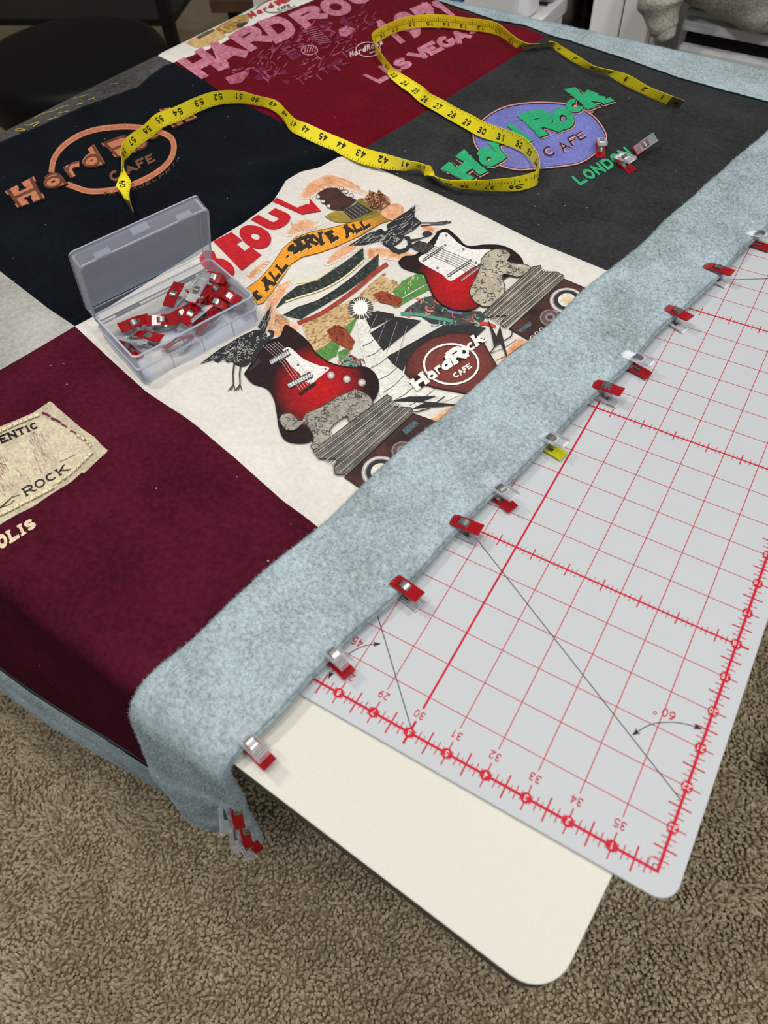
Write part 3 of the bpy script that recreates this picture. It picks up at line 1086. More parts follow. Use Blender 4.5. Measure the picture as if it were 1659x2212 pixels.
# ---- navy panel: copper logo
COP, COPD, UMB = (190, 120, 90), (150, 92, 66), (84, 52, 40)
pr = Print()
ring = c5((330, 515), (345, 430), (400, 350), (500, 280), (620, 238), (760, 222), (880, 224), (990, 244), (1080, 280), (1112, 330), (1105, 400), (1060, 468),
          (980, 528), (880, 578), (780, 612), (660, 632), (560, 632), (490, 610), (430, 588))
pr.line(ring, 12, mottle(COP, (204, 136, 104), 0.2), 0, smooth=True, n=90)
pr.line(ring, 5, mottle((180, 108, 78), COP, 0.3), 1, smooth=True, n=90)
for ch, q in [('H', [(45, 640), (218, 550), (292, 690), (128, 748)]), ('a', [(262, 560), (378, 505), (446, 592), (310, 642)]),
              ('r', [(405, 495), (505, 440), (548, 525), (455, 562)]), ('d', [(505, 425), (615, 335), (692, 465), (560, 505)]),
              ('R', [(660, 335), (822, 268), (895, 382), (752, 428)]), ('o', [(842, 330), (925, 290), (970, 350), (885, 392)]),
              ('c', [(930, 275), (1005, 240), (1045, 285), (965, 325)]), ('k', [(1020, 120), (1180, 90), (1265, 175), (1110, 240)])]:
    sf = 0.05 if ch in 'HRk' else 0.0
    pr.text(ch, c5(*q), 0.40, (28, 22, 22), 2, sf)
    q2 = np.array(q, float); q2 = q2 + (q2.mean(0) - q2) * 0.03 + np.array([-7, -7])
    pr.text(ch, c5(*q2), 0.36, mottle(COP, (196, 122, 92), 0.2), 3, sf)
    pr.text(ch, c5(*q2), 0.13, mottle(UMB, (122, 74, 56), 0.3), 4)
for ch, q in [('C', [(690, 520), (752, 492), (785, 552), (722, 582)]), ('A', [(785, 490), (850, 460), (885, 498), (818, 530)]),
              ('F', [(862, 442), (915, 418), (945, 470), (890, 492)]), ('E', [(925, 415), (968, 395), (998, 440), (952, 465)])]:
    pr.text(ch, c5(*q), 0.24, (122, 80, 62), 2)
cur = catmull(c5((665, 658), (760, 650), (880, 620), (980, 575), (1080, 510), (1155, 415)), 13)
for k, ch in enumerate('PHILADELPHIA'):
    p, q = cur[k], cur[k + 1]
    d = (q - p) * 0.36
    n = np.array([-0.2, -0.95]) * 6.5
    m = (p + q) / 2
    pr.text(ch, [m - d + n, m + d + n, m + d - n * .2, m - d - n * .2], 0.24, (92, 64, 50), 1)
pr.done('logo_print', P_NAVY, 'copper oval logo lettering')

# ---- charcoal panel: lavender oval, green lettering
LAV, GRN, PNK = (122, 128, 200), (52, 176, 120), (214, 156, 150)
pr = Print()
oval = c3((715, 850), (730, 930), (790, 1000), (880, 1060), (1000, 1090), (1100, 1085), (1250, 1072), (1390, 1050), (1480, 1000), (1550, 930), (1570, 880),
          (1545, 820), (1500, 760), (1430, 710), (1380, 690), (1280, 665), (1100, 660), (950, 680), (850, 720), (770, 780))
pr.poly(oval, mottle(LAV, (108, 110, 178), 0.03), 0, smooth=True)
pr.line(oval, 6.0, (50, 34, 40), 1, closed=True, smooth=True, n=100)
pr.line(oval, 2.6, PNK, 2, closed=True, smooth=True, n=100)
for ch, q in [('H', [(510, 1085), (655, 965), (805, 1105), (680, 1172)]), ('a', [(712, 1005), (805, 925), (915, 1030), (812, 1092)]),
              ('r', [(805, 925), (885, 865), (985, 985), (900, 1035)]), ('d', [(890, 850), (960, 788), (1102, 905), (1010, 955)]),
              ('R', [(1000, 745), (1165, 690), (1290, 840), (1145, 885)]), ('o', [(1195, 735), (1305, 672), (1392, 798), (1272, 855)]),
              ('c', [(1288, 675), (1372, 622), (1445, 690), (1360, 745)]), ('k', [(1290, 580), (1475, 545), (1615, 655), (1440, 712)])]:
    qq = np.array(q, float)
    sf = 0.03 if ch in 'HRk' else 0.0
    pr.text(ch, c3(*(qq + [10, 9])), 0.40, PNK, 3, sf)
    pr.text(ch, c3(*(qq + [5, 5])), 0.38, (44, 34, 38), 4, sf)
    pr.text(ch, c3(*qq), 0.33, mottle(GRN, (44, 160, 108), 0.1), 5, sf)
for ch, q in [('C', [(1150, 965), (1210, 930), (1255, 985), (1195, 1015)]), ('A', [(1245, 930), (1290, 905), (1350, 955), (1295, 980)]),
              ('F', [(1315, 890), (1362, 865), (1400, 915), (1350, 940)]), ('E', [(1368, 868), (1408, 845), (1445, 880), (1400, 905)])]:
    pr.text(ch, c3(*q), 0.30, PNK, 3)
    pr.text(ch, c3(*q), 0.15, (52, 40, 62), 4)
pr.word('LONDON', c4((397, 1140), (738, 945), (800, 1000), (455, 1196)), 0.26, mottle((62, 178, 122), (50, 160, 110), 0.1), 2)
pr.line(c4(*ell(528, 722, 10, 7, 0, 345, 12)), 1.0, PNK, 2, closed=True)
pr.done('logo_print', P_BLACK, 'lavender oval logo with green lettering')

# ---- maroon panel: leather patch
pr = Print()
patch = p5((-60, 590), (0, 565), (180, 495), (400, 400), (600, 262), (640, 290), (700, 350), (830, 460), (980, 590), (1130, 690), (1220, 790), (1290, 850),
           (1270, 880), (1180, 960), (1010, 1120), (980, 1115), (850, 1230), (700, 1320), (560, 1410), (400, 1520), (200, 1620), (60, 1700), (0, 1740), (-60, 1760))
pr.poly(patch, mottle((206, 196, 166), (184, 172, 150), 0.05, 9), 0, step=6)
inner = p5((-60, 690), (480, 430), (800, 590), (1090, 850), (1000, 1000), (830, 1150), (560, 1320), (100, 1560), (-60, 1600))
pr.poly(inner, mottle((216, 206, 174), (192, 178, 160), 0.06, 4), 1, step=6)
for c, rr in (((500, 930), 110), ((50, 1250), 110), ((420, 760), 90), ((20, 1030), 60)):
    for _ in range(34):
        x, y = c[0] + rng.normal(0, rr * .6), c[1] + rng.normal(0, rr * .8)
        L = rng.uniform(15, 60)
        pr.line(p5((x, y), (x + L * .4, y + L * .45 + rng.normal(0, 6)), (x + L * .7, y + L)), rng.uniform(.5, 1.5), mottle((150, 108, 112), (186, 158, 140), 0.2), 2)


def stitches(A, w=22, col=(226, 214, 172), L=34, gap=16, dark=None):
    A = np.asarray(A, float)
    C = catmull(A, 300)
    d = np.r_[0, np.cumsum(np.linalg.norm(np.diff(C, axis=0), axis=1))]
    s = 0.0
    while s + L < d[-1]:
        ll = L * rng.uniform(.75, 1.3)
        P = np.stack([np.interp([s, s + ll / 2, s + ll], d, C[:, k]) for k in range(2)], -1)
        pr.line(p5(*(P + [3, 6])), (w + 10) / 5.531, (132, 122, 104), 3)
        pr.line(p5(*P), w / 5.531, col, 4)
        s += ll + gap * rng.uniform(.5, 1.5)


stitches([(-40, 640), (120, 570), (280, 500), (470, 425)], 34, L=52, gap=14)
stitches([(-40, 1640), (110, 1570), (300, 1470), (500, 1370), (640, 1290)], 34, L=60, gap=14)
stitches([(690, 1240), (820, 1150), (900, 1080), (980, 1000), (1060, 920), (1130, 850)], 26, L=48, gap=18)
stitches([(930, 670), (1000, 715), (1060, 770), (1120, 840)], 22, L=36, gap=26)
for P, w in ([(510, 410), (560, 425), (605, 450)], 24), ([(615, 475), (670, 490), (730, 525)], 26), ([(735, 540), (770, 560), (805, 575)], 18), ([(845, 625), (880, 630), (915, 655)], 14), ([(1020, 745), (1040, 745)], 16):
    pr.line(p5(*P), w / 5.531, (112, 44, 62), 5)
pr.line(p5((720, 990), (800, 955), (905, 905)), 1.0, (150, 84, 104), 3)
pr.line(p5((-20, 1000), (80, 1030)), 1.6, (150, 84, 104), 3)
pr.line(p5((190, 1075), (240, 1110), (260, 1170)), 1.2, (140, 104, 120), 3)
pr.word('ENTIC', p5((-22, 690), (440, 512), (478, 580), (30, 775)), 0.22, (36, 32, 34), 4, 0.10)
pr.word('ROCK', p5((268, 1315), (768, 1030), (835, 1090), (325, 1405)), 0.15, (40, 35, 37), 4, 0.10, gap=0.22)
pr.line(p5((-30, 1560), (30, 1530), (90, 1470), (150, 1415), (250, 1385)), [2.5, 2.6, 2.2, 1.6, .8], (40, 35, 37), 4)
pr.line(p5((30, 1535), (90, 1515), (140, 1490), (180, 1450)), 1.3, (40, 35, 37), 4)
pr.done('patch_print', P_MAROON, 'cream leather patch with stitches and black lettering')
pr = Print()
pr.word('OLIS', p5((-50, 1885), (385, 1660), (452, 1760), (5, 2050)), 0.30, (226, 206, 176), 2, 0.12, gap=0.2)
pr.done('lettering_print', P_MAROON, 'cream slab serif lettering')

# ---- far panels
pr = Print()
YEL = (196, 178, 92)
for P, w in ([(185, 1560), (215, 1545), (260, 1545), (300, 1555), (250, 1570), (190, 1568)], 1.8), ([(290, 1500), (350, 1500), (420, 1475), (460, 1465), (440, 1490), (400, 1515)], 1.5), \
        ([(400, 1420), (520, 1360), (640, 1330), (700, 1300), (820, 1260)], .9), ([(880, 1180), (960, 1160), (1060, 1135)], .9), ([(700, 1360), (820, 1330)], .9), ([(920, 1255), (990, 1235)], 1.6), ([(1060, 1195), (1130, 1178)], 1.4), ([(560, 1440), (680, 1400)], 1.0), ([(1320, 1010), (1420, 1000)], .7):
    pr = Print()
    pr.line(z0(*P), w, YEL, 1, smooth=True)
    pr.done('scribble_print', P_CHAR, 'thin yellow scribbled line')
pr = Print()
pr.poly(r2((560, 430), (620, 390), (740, 330), (850, 290), (900, 300), (960, 360), (850, 430), (700, 480), (640, 470)), mottle((222, 196, 140), (196, 150, 92), 0.1), 0)
pr.poly(r2((850, 290), (940, 235), (1060, 170), (1180, 140), (1190, 210), (1120, 270), (1000, 330), (920, 340)), mottle((206, 172, 98), (150, 112, 60), 0.2), 1)
pr.poly(r2((660, 380), (740, 330), (830, 295), (850, 310), (780, 350), (700, 390)), mottle((70, 66, 58), (120, 104, 80), 0.2), 1)
pr.poly(r2((1060, 250), (1140, 225), (1180, 230), (1110, 280), (1070, 280)), (74, 64, 52), 2)
for k in range(5):
    pr.line(r2((880 + k * 50, 300 - k * 22), (930 + k * 48, 310 - k * 26), (960 + k * 46, 330 - k * 32)), 1.2, (112, 84, 44), 3)
pr.poly(r2((1070, 165), (1240, 75), (1340, 20), (1390, 5), (1290, 70), (1180, 140)), mottle((168, 214, 200), (206, 226, 214), 0.1), 1)
for ch, q in [('H', [(1165, 145), (1215, 112), (1268, 160), (1210, 192)]), ('a', [(1250, 120), (1305, 98), (1330, 130), (1285, 150)]), ('r', [(1320, 90), (1362, 78), (1380, 105), (1345, 122)]),
              ('d', [(1365, 68), (1412, 30), (1445, 70), (1395, 92)]), ('R', [(1430, 25), (1520, -10), (1570, 30), (1480, 62)]), ('o', [(1520, 5), (1580, -15), (1610, 10), (1560, 30)])]:
    pr.text(ch, r2(*q), 0.34, (186, 62, 66), 4)
pr.word('CAFE', r2((1465, 92), (1590, 48), (1605, 72), (1480, 112)), 0.26, (70, 58, 54), 4)
pr.line(r2((1260, 95), (1290, 60), (1360, 20), (1430, -5)), 1.6, (186, 62, 66), 3, smooth=True)
pr.line(r2((1350, 120), (1410, 130), (1500, 120), (1600, 90), (1650, 55)), 1.4, (70, 58, 54), 3, smooth=True)
pr.done('artwork_print', P_CREAM, 'tan folded cloth artwork with red lettering')

# ---------------------------------------------------------------- white panel artwork
WBASE = (228, 222, 214)
INKD, TAUPE, STONE = (50, 48, 50), (168, 158, 144), (150, 145, 136)
# soft orange brush washes
O1, O2 = (236, 190, 150), (208, 138, 92)
for P in (c7((810, 265), (880, 180), (960, 135), (1080, 120), (1200, 185), (1320, 250), (1300, 275), (1150, 235), (1000, 230), (900, 300), (830, 300)),
          c7((420, 860), (545, 745), (615, 745), (560, 800), (480, 890)), c7((700, 555), (820, 440), (985, 470), (900, 520), (760, 570)),
          c7((990, 770), (1100, 640), (1310, 560), (1260, 650), (1050, 770)), c7((1285, 650), (1430, 640), (1650, 690), (1560, 745), (1400, 730), (1310, 740)),
          c7((560, 1090), (600, 980), (770, 860), (740, 960), (640, 1110), (570, 1260)), c7((610, 1290), (650, 1120), (770, 1170), (830, 1230), (740, 1300)),
          d1((350, 150), (400, 60), (470, 110), (500, 160), (450, 220), (400, 210)), c8((1080, 900), (1170, 945), (1010, 1080), (960, 1100), (1000, 990)),
          c8((545, 260), (640, 290), (600, 330), (540, 300)), d1((1180, 640), (1240, 680), (1330, 600), (1390, 560), (1300, 560))):
    P = catmull(np.concatenate([P, P[:1]]), len(P) * 5)[:-1]
    pr = Print()
    pr.poly(P, soft(P, O1, O2, WBASE, 8.0), 0, step=4)
    pr.done('wash_print', P_WHITE, 'soft orange brush wash')
pr = Print()
for k in range(6):
    pr.line(c7((880 + k * 42, 210 - k * 12), (960 + k * 40, 240 - k * 14), (1050 + k * 40, 300 - k * 16)), rng.uniform(2, 4), mottle((206, 134, 92), O1, 0.2), 1, smooth=True)
    pr.line(c7((760 + k * 30, 470 + k * 6), (790 + k * 30, 540 - k * 5)), rng.uniform(3, 5), mottle((196, 146, 100), O1, 0.2), 1)
    pr.line(c7((440 + k * 28, 850 - k * 20), (500 + k * 22, 860 - k * 22)), rng.uniform(2, 4), mottle((196, 146, 100), O1, 0.2), 1)
    pr.line(c7((1020 + k * 35, 760 - k * 25), (1080 + k * 35, 730 - k * 22)), rng.uniform(3, 6), mottle((226, 150, 110), O1, 0.2), 1)
    pr.line(c7((590 + k * 16, 1080 - k * 30), (640 + k * 18, 1060 - k * 32)), rng.uniform(3, 6), mottle((220, 140, 100), O1, 0.2), 1)
pr.done('brush_print', P_WHITE, 'soft orange brush strokes')['kind'] = 'stuff'

# red block letters
for ch, q in [('S', [(70, 735), (185, 640), (392, 820), (270, 905)]), ('E', [(203, 605), (332, 540), (548, 705), (408, 818)]),
              ('O', [(345, 545), (482, 462), (662, 580), (528, 698)]), ('U', [(470, 450), (612, 355), (795, 430), (650, 545)]),
              ('L', [(628, 320), (705, 245), (972, 388), (840, 415)])]:
    pr = Print()
    pr.text(ch, c7(*q), 0.36, mottle((196, 40, 48), (182, 32, 42), 0.1), 2, 0.08 if ch in 'U' else 0)
    if ch == 'L': pr.poly(c7((885, 385), (895, 300), (975, 390), (930, 400)), (190, 36, 45), 2)
    pr.done('letter', P_WHITE, 'red slab block letter')

# orange banner
pr = Print()
ban = c7((440, 945), (530, 880), (620, 780), (700, 660), (790, 580), (900, 540), (1050, 510), (1200, 470), (1330, 410), (1400, 380), (1490, 450), (1400, 480), (1250, 570),
         (1100, 640), (960, 690), (840, 720), (760, 770), (700, 860), (640, 950), (560, 1050), (520, 1060))
def bancol(V):
    t = np.clip((V[:, 0] - 770) / 70, 0, 1)[:, None]
    return lin((238, 158, 48)) * (1 - t) + lin((150, 118, 56)) * t
pr.poly(ban, bancol, 2)
pr.line(ban, 1.2, (120, 84, 40), 3, closed=True)
for ch, q in [('E', [(478, 985), (515, 955), (556, 1012), (520, 1038)]), ('A', [(532, 900), (588, 845), (652, 918), (590, 965)]), ('L', [(600, 835), (630, 800), (692, 852), (650, 905)]),
              ('L', [(645, 785), (675, 745), (745, 785), (700, 842)]), ('-', [(700, 720), (735, 690), (770, 715), (735, 745)]), ('S', [(722, 665), (775, 615), (838, 665), (780, 712)]),
              ('E', [(775, 605), (832, 572), (884, 648), (832, 682)]), ('R', [(838, 578), (893, 550), (950, 632), (888, 662)]), ('V', [(900, 562), (972, 540), (1015, 620), (962, 648)]),
              ('E', [(998, 548), (1052, 525), (1108, 588), (1050, 622)]), ('A', [(1118, 515), (1172, 475), (1220, 542), (1163, 585)]), ('L', [(1195, 488), (1228, 466), (1278, 526), (1230, 555)]),
              ('L', [(1250, 472), (1284, 445), (1335, 498), (1285, 530)])]:
    qq = np.array(q, float)
    pr.text(ch, c7(*(qq + [5, 4])), 0.34, (226, 200, 150), 3)
    pr.text(ch, c7(*qq), 0.32, (58, 50, 40), 4, 0.06)
pr.done('banner_print', P_WHITE, 'orange ribbon banner with dark lettering')

# guitar head, leaf, carved mask
pr = Print()
pr.poly(c7((1000, 430), (1080, 390), (1170, 400), (1250, 300), (1330, 330), (1410, 400), (1300, 455), (1100, 472)), mottle((178, 150, 66), (112, 108, 52), 0.05), 3, smooth=True)
pr.poly(c7((1130, 392), (1240, 330), (1345, 395), (1200, 455)), (62, 58, 58), 4)
for k in range(5): pr.line(c7((1140 + k * 22, 392 - k * 13), (1215 + k * 24, 448 - k * 12)), 0.7, (170, 162, 150), 5)
pr.poly(c7((950, 262), (1020, 225), (1090, 225), (1150, 280), (1232, 312), (1190, 350), (1130, 388), (1050, 382), (975, 320)), mottle((84, 56, 52), (66, 44, 42), 0.1), 4)
for x, y in ((955, 292), (990, 325), (1030, 358), (1120, 232), (1152, 255), (1192, 282)):
    pr.poly(c7(*ell(x, y, 15, 13, 0, 340, 10)), (216, 214, 210), 5); pr.line(c7(*ell(x, y, 15, 13, 0, 340, 10)), 0.9, INKD, 6, closed=True)
pr.poly(c7((1440, 350), (1520, 335), (1565, 370), (1545, 430), (1480, 458), (1400, 405)), mottle((206, 140, 104), (236, 190, 150), 0.2), 3, smooth=True)
mask = c7((1288, 300), (1330, 250), (1375, 262), (1388, 235), (1410, 262), (1452, 290), (1472, 345), (1400, 392), (1330, 372))
pr.poly(mask, mottle((138, 88, 62), (96, 62, 46), 0.2), 4)
curls(pr, mask, 26, 6, 1.0, (226, 176, 140), 5); curls(pr, mask, 20, 4, 1.2, (62, 38, 30), 6)
pr.done('guitar_head_print', P_WHITE, 'brown guitar head with pegs and a carved mask')


# cranes
def feather_lines(pr, P, n, ang, L, layer):
    for x, y in scatter_in(P, n):
        a = math.radians(ang + rng.normal(0, 14))
        l = L * rng.uniform(.6, 1.2)
        pr.line([(x, y), (x + l * .5 * math.cos(a), y + l * .5 * math.sin(a) + .8), (x + l * math.cos(a), y + l * math.sin(a))], 0.7, (188, 186, 180), layer)


pr = Print()
for P, ang in ((c8((350, 280), (420, 232), (470, 200), (512, 165), (505, 232), (548, 268), (500, 310), (430, 345), (370, 360)), -30),
               (c8((140, 395), (240, 330), (320, 300), (380, 350), (300, 372), (220, 392)), 150)):
    pr.poly(P, mottle((58, 60, 64), (40, 42, 46), 0.2), 4)
    feather_lines(pr, P, 26, ang, 16, 5)
body = c8((318, 335), (380, 298), (445, 330), (432, 372), (372, 405), (330, 388))
pr.poly(body, (52, 54, 58), 4, smooth=True)
curls(pr, body, 30, 3.5, 0.7, (200, 198, 192), 5)
pr.line(c8((362, 385), (385, 415), (420, 432), (462, 418), (482, 390), (472, 355), (450, 350)), [12, 11, 9, 8, 8, 8, 5], (52, 54, 58), 5, smooth=False)
pr.line(c8((470, 372), (520, 362), (575, 345)), [7, 3, 1.5], (52, 54, 58), 5)
pr.poly(c8((548, 330), (565, 315), (590, 315), (610, 330), (585, 345), (562, 345)), (60, 58, 60), 4)
pr.line(c8((540, 268), (620, 268), (680, 262), (708, 268)), 2.2, (66, 64, 66), 4)
pr.line(c8((540, 285), (620, 278), (670, 275), (712, 260)), 2.2, (66, 64, 66), 4)
pr.line(c8((668, 268), (690, 255)), 1.8, (66, 64, 66), 4)
pr.done('crane_print', P_WHITE, 'black flying crane')
pr = Print()
for P, ang in ((d1((30, 352), (90, 305), (150, 262), (230, 262), (215, 330), (170, 345), (150, 325), (120, 345), (95, 330)), 150), (d1((325, 160), (392, 50), (388, 115), (362, 190)), -70)):
    pr.poly(P, mottle((58, 60, 64), (40, 42, 46), 0.2), 4)
    feather_lines(pr, P, 20, ang, 14, 5)
body = d1((150, 265), (225, 218), (300, 182), (352, 180), (372, 215), (320, 280), (290, 340), (250, 365), (205, 350), (180, 320))
pr.poly(body, (50, 51, 54), 4, smooth=True)
curls(pr, body, 70, 4.5, 0.75, (196, 194, 186), 5)
pr.line(d1((300, 340), (318, 290), (360, 240), (398, 210), (402, 190), (378, 182)), [10, 9, 8, 7, 6, 4], (52, 52, 54), 6)
pr.line(d1((335, 330), (322, 350), (300, 372), (275, 392)), [10, 8, 6, 2], (60, 54, 52), 6)
for dx in (0, 34):
    pr.line(d1((205 + dx, 350), (198 + dx, 400), (200 + dx, 455), (182 + dx, 485)), [4, 3, 2.6, 2], (70, 68, 70), 4)
    for e in (-28, -8, 10): pr.line(d1((200 + dx, 455), (200 + dx + e, 485 + abs(e) * .2)), 1.6, (70, 68, 70), 4)
pr.done('crane_print', P_WHITE, 'black standing crane')

# palace gate: roofs, beam, brick wall, towers
pr = Print()
wall = d1((545, 140), (640, 110), (720, 60), (830, 10), (900, -60), (960, -110), (1010, -75), (1060, -40), (1000, -10), (930, 30), (870, 60), (830, 110), (770, 160), (700, 235), (625, 300), (585, 250))
pr.poly(wall, mottle((216, 190, 148), (190, 158, 112), 0.08, 8), 1)
W_ = np.array(wall)
for x, y in scatter_in(W_, 170):
    pr.line([(x, y), (x + rng.uniform(4, 8), y - rng.uniform(2, 4))], rng.uniform(1.2, 2.4), mottle((150, 112, 72), (178, 140, 92), 0.3), 2)
roof1 = c7((645, 1092), (700, 1010), (800, 930), (950, 888), (1080, 800), (1180, 730), (1275, 652), (1280, 742), (1180, 832), (1080, 902), (960, 962), (830, 1002), (720, 1042))
roof2 = c7((700, 1135), (800, 1080), (950, 1030), (1080, 950), (1200, 860), (1300, 770), (1388, 696), (1383, 792), (1280, 882), (1150, 972), (1000, 1062), (880, 1132), (830, 1165))
for rf in (roof1, roof2):
    pr.poly(rf, mottle((58, 66, 62), (42, 46, 46), 0.2), 3)
    for x, y in scatter_in(rf, 60):
        pr.line([(x, y), (x + rng.uniform(2, 5), y + rng.uniform(2, 6))], 0.8, (120, 124, 118), 4)
pr.line(c7((720, 1042), (830, 1004), (960, 964), (1080, 905), (1180, 835), (1280, 745)), 3.2, (232, 222, 176), 4, smooth=True)
pr.line(c7((800, 905), (900, 895), (1000, 845), (1085, 780)), 2.4, (228, 220, 160), 4, smooth=True)
pr.line(c7((808, 1195), (960, 1132), (1100, 1042), (1250, 930), (1360, 832), (1450, 768)), 9, mottle((170, 76, 60), (148, 62, 50), 0.1), 3, smooth=True)
for P in (c8((385, 650), (440, 590), (510, 556), (585, 538), (582, 600), (480, 655), (415, 695)), c8((372, 722), (470, 672), (575, 612), (590, 640), (470, 705), (400, 745)),
          c8((0, 985), (60, 905), (95, 910), (70, 1010), (0, 1040)), c8((90, 880), (160, 812), (185, 800), (150, 880), (110, 905)),
          d1((615, 292), (700, 236), (745, 262), (690, 332), (650, 322)), d1((735, 290), (812, 250), (808, 270), (745, 345))):
    pr.poly(P, mottle((70, 128, 62), (104, 150, 84), 0.15), 2)
for P in (c8((272, 668), (325, 648), (440, 690), (425, 738), (310, 712)), c8((18, 880), (60, 842), (105, 850), (100, 902), (40, 910)), d1((678, 180), (738, 150), (775, 172), (822, 235), (800, 282), (705, 232))):
    pr.poly(P, mottle((164, 74, 54), (122, 66, 46), 0.2), 3)
    for x, y in scatter_in(P, 14): pr.line([(x, y), (x + 5, y - 3)], 1.0, (84, 44, 34), 4)
for x, y in scatter_in(c8((440, 590), (580, 540), (580, 600), (420, 690)), 14): pr.line([(x, y), (x + 1.5, y - 8)], 1.6, (200, 206, 150), 3)
pr.done('gate_print', P_WHITE, 'palace gate with dark tiled roofs and brick walls')

# dragons
for P in (c8((462, 745), (545, 690), (620, 668), (660, 700), (720, 758), (880, 760), (900, 800), (880, 845), (700, 838), (600, 830), (540, 790), (440, 775)), d1((750, 345), (800, 300), (850, 330), (860, 360), (800, 372))):
    pr = Print()
    pr.poly(P, mottle((84, 92, 88), (52, 52, 54), 0.2), 1)
    for _ in range(20):
        x, y = scatter_in(P, 1)[0]
        a0 = rng.uniform(0, 360)
        pr.line(ell(x, y, rng.uniform(5, 12), rng.uniform(4, 8), a0, a0 + 160, 8), rng.uniform(1.5, 4), [(106, 172, 150), (206, 92, 84), (126, 182, 160), (206, 120, 108)][rng.integers(4)], 2)
    pr.done('dragon_print', P_WHITE, 'teal and red dragon coils')
pr = Print()
pr.line(c8((430, 775), (540, 782), (620, 800), (690, 812), (720, 820)), 7, mottle((104, 170, 146), (74, 130, 112), .2), 3, smooth=True)
pr.done('dragon_tail_print', P_WHITE, 'teal dragon tail')
pr = Print()
pr.line(c8((690, 760), (730, 768), (770, 775)), 6, (120, 112, 158), 3, smooth=True)
pr.done('dragon_claw_print', P_WHITE, 'violet dragon claw')
pr = Print()
pr.line(c8((870, 835), (910, 832), (960, 850)), 7, (206, 72, 66), 3, smooth=True)
pr.done('flame_print', P_WHITE, 'red flame')

# piano key road and starburst
pr = Print()
pr.poly(c8((180, 775), (240, 775), (300, 900), (440, 1060), (470, 1150), (640, 1215), (760, 1230), (560, 1320), (340, 1330), (300, 1180), (240, 1080), (205, 960)), mottle((232, 230, 222), (214, 214, 204), 0.1), 2)
for P in (c8((236, 810), (255, 770), (300, 760), (392, 778), (395, 795), (262, 862)), c8((258, 885), (400, 792), (545, 815), (332, 985)),
          c8((352, 1018), (668, 840), (770, 845), (720, 895), (600, 915), (520, 965), (470, 1030), (440, 1100), (382, 1055)), c8((680, 862), (800, 838), (908, 855), (860, 900), (740, 892))):
    pr.poly(P, mottle((58, 57, 58), (48, 47, 49), 0.2), 3)
for k in range(4):
    pr.line(c8((300 + k * 55, 800 + k * 22 - 20), (250 + k * 50, 880 + k * 60)), 1.0, (150, 150, 148), 4)
for A in ([(215, 960), (300, 900)], [(235, 1020), (330, 960)], [(245, 1090), (380, 1000)], [(300, 1150), (420, 1070)], [(330, 1220), (450, 1120)], [(380, 1270), (520, 1170)], [(480, 1290), (620, 1200)],
          [(930, 1000), (1080, 920)], [(960, 1040), (1110, 950)], [(985, 1080), (1130, 975)]):
    P = c8(*A); pr.line([P[0], ((P[0][0] + P[1][0]) / 2 + 2, (P[0][1] + P[1][1]) / 2 + 3), P[1]], 1.1, (70, 68, 68), 4)
sx, sy = c8((205, 745))[0]
pr.poly(ell(sx, sy, 27, 24, 0, 345, 26), mottle((60, 58, 56), (110, 104, 92), 0.4), 3)
for k in range(26):
    a = k / 26 * 6.28
    pr.line([(sx + 12 * math.cos(a), sy + 12 * math.sin(a)), (sx + rng.uniform(24, 42) * math.cos(a), sy + rng.uniform(22, 36) * math.sin(a))], [2.0, .4], (240, 240, 232), 4)
pr.poly(ell(sx, sy, 16, 15, 0, 345, 22), (246, 246, 240), 5)
pr.done('piano_road_print', P_WHITE, 'piano key road running from a white starburst')


# guitars
def guitar(body, cx, cy, rx, ry, guard, extra, label):
    pr = Print()
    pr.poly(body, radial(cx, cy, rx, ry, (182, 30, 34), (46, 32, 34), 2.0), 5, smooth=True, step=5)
    pr.line(body, 3.2, (40, 34, 36), 6, closed=True, smooth=True, n=len(body) * 6)
    pr.poly(guard, (232, 230, 226), 6, smooth=True)
    extra(pr)
    return pr.done('guitar_print', P_WHITE, label)


def g1(pr):
    for k in range(6):
        pr.line(d1((352 + k * 15, 262 - k * 4), (452 + k * 12, 350 - k * 6), (545 + k * 13, 492 - k * 8)), 0.8, (206, 196, 190), 8)
    for A, w in (([(390, 348), (490, 292)], 15), ([(482, 468), (602, 408)], 15)):
        pr.line(d1(*A), w, (60, 58, 60), 7)
        pr.line(d1(*A), w * .55, (206, 204, 202), 7.5)
        P = d1(*A)
        for k in range(9):
            f = (k + .5) / 9; x, y = P[0][0] * (1 - f) + P[1][0] * f, P[0][1] * (1 - f) + P[1][1] * f
            pr.line([(x - 1.5, y - 3), (x + 1.5, y + 3)], 0.9, INKD, 9)
    pr.line(d1((538, 512), (622, 452)), 6.5, (44, 42, 44), 7)
    for x, y in ((700, 412), (781, 432), (858, 450)):
        pr.poly(d1(*ell(x, y, 20, 20, 0, 340, 14)), radial(*d1((x, y))[0], 9, 9, (226, 222, 216), (120, 112, 108)), 7)
    for x, y in ((532, 360), (672, 380), (605, 412)): pr.poly(d1(*ell(x, y, 6, 5, 0, 340, 8)), (110, 106, 104), 7)


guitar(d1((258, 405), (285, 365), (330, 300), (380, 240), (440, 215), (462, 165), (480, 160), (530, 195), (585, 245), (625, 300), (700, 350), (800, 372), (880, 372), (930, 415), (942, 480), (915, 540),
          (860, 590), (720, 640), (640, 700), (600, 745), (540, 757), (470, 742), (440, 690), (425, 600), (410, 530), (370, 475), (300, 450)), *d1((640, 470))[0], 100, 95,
       d1((452, 282), (490, 270), (560, 328), (640, 362), (692, 376), (640, 422), (592, 455), (540, 405), (480, 345)), g1, 'red sunburst electric guitar with knobs')


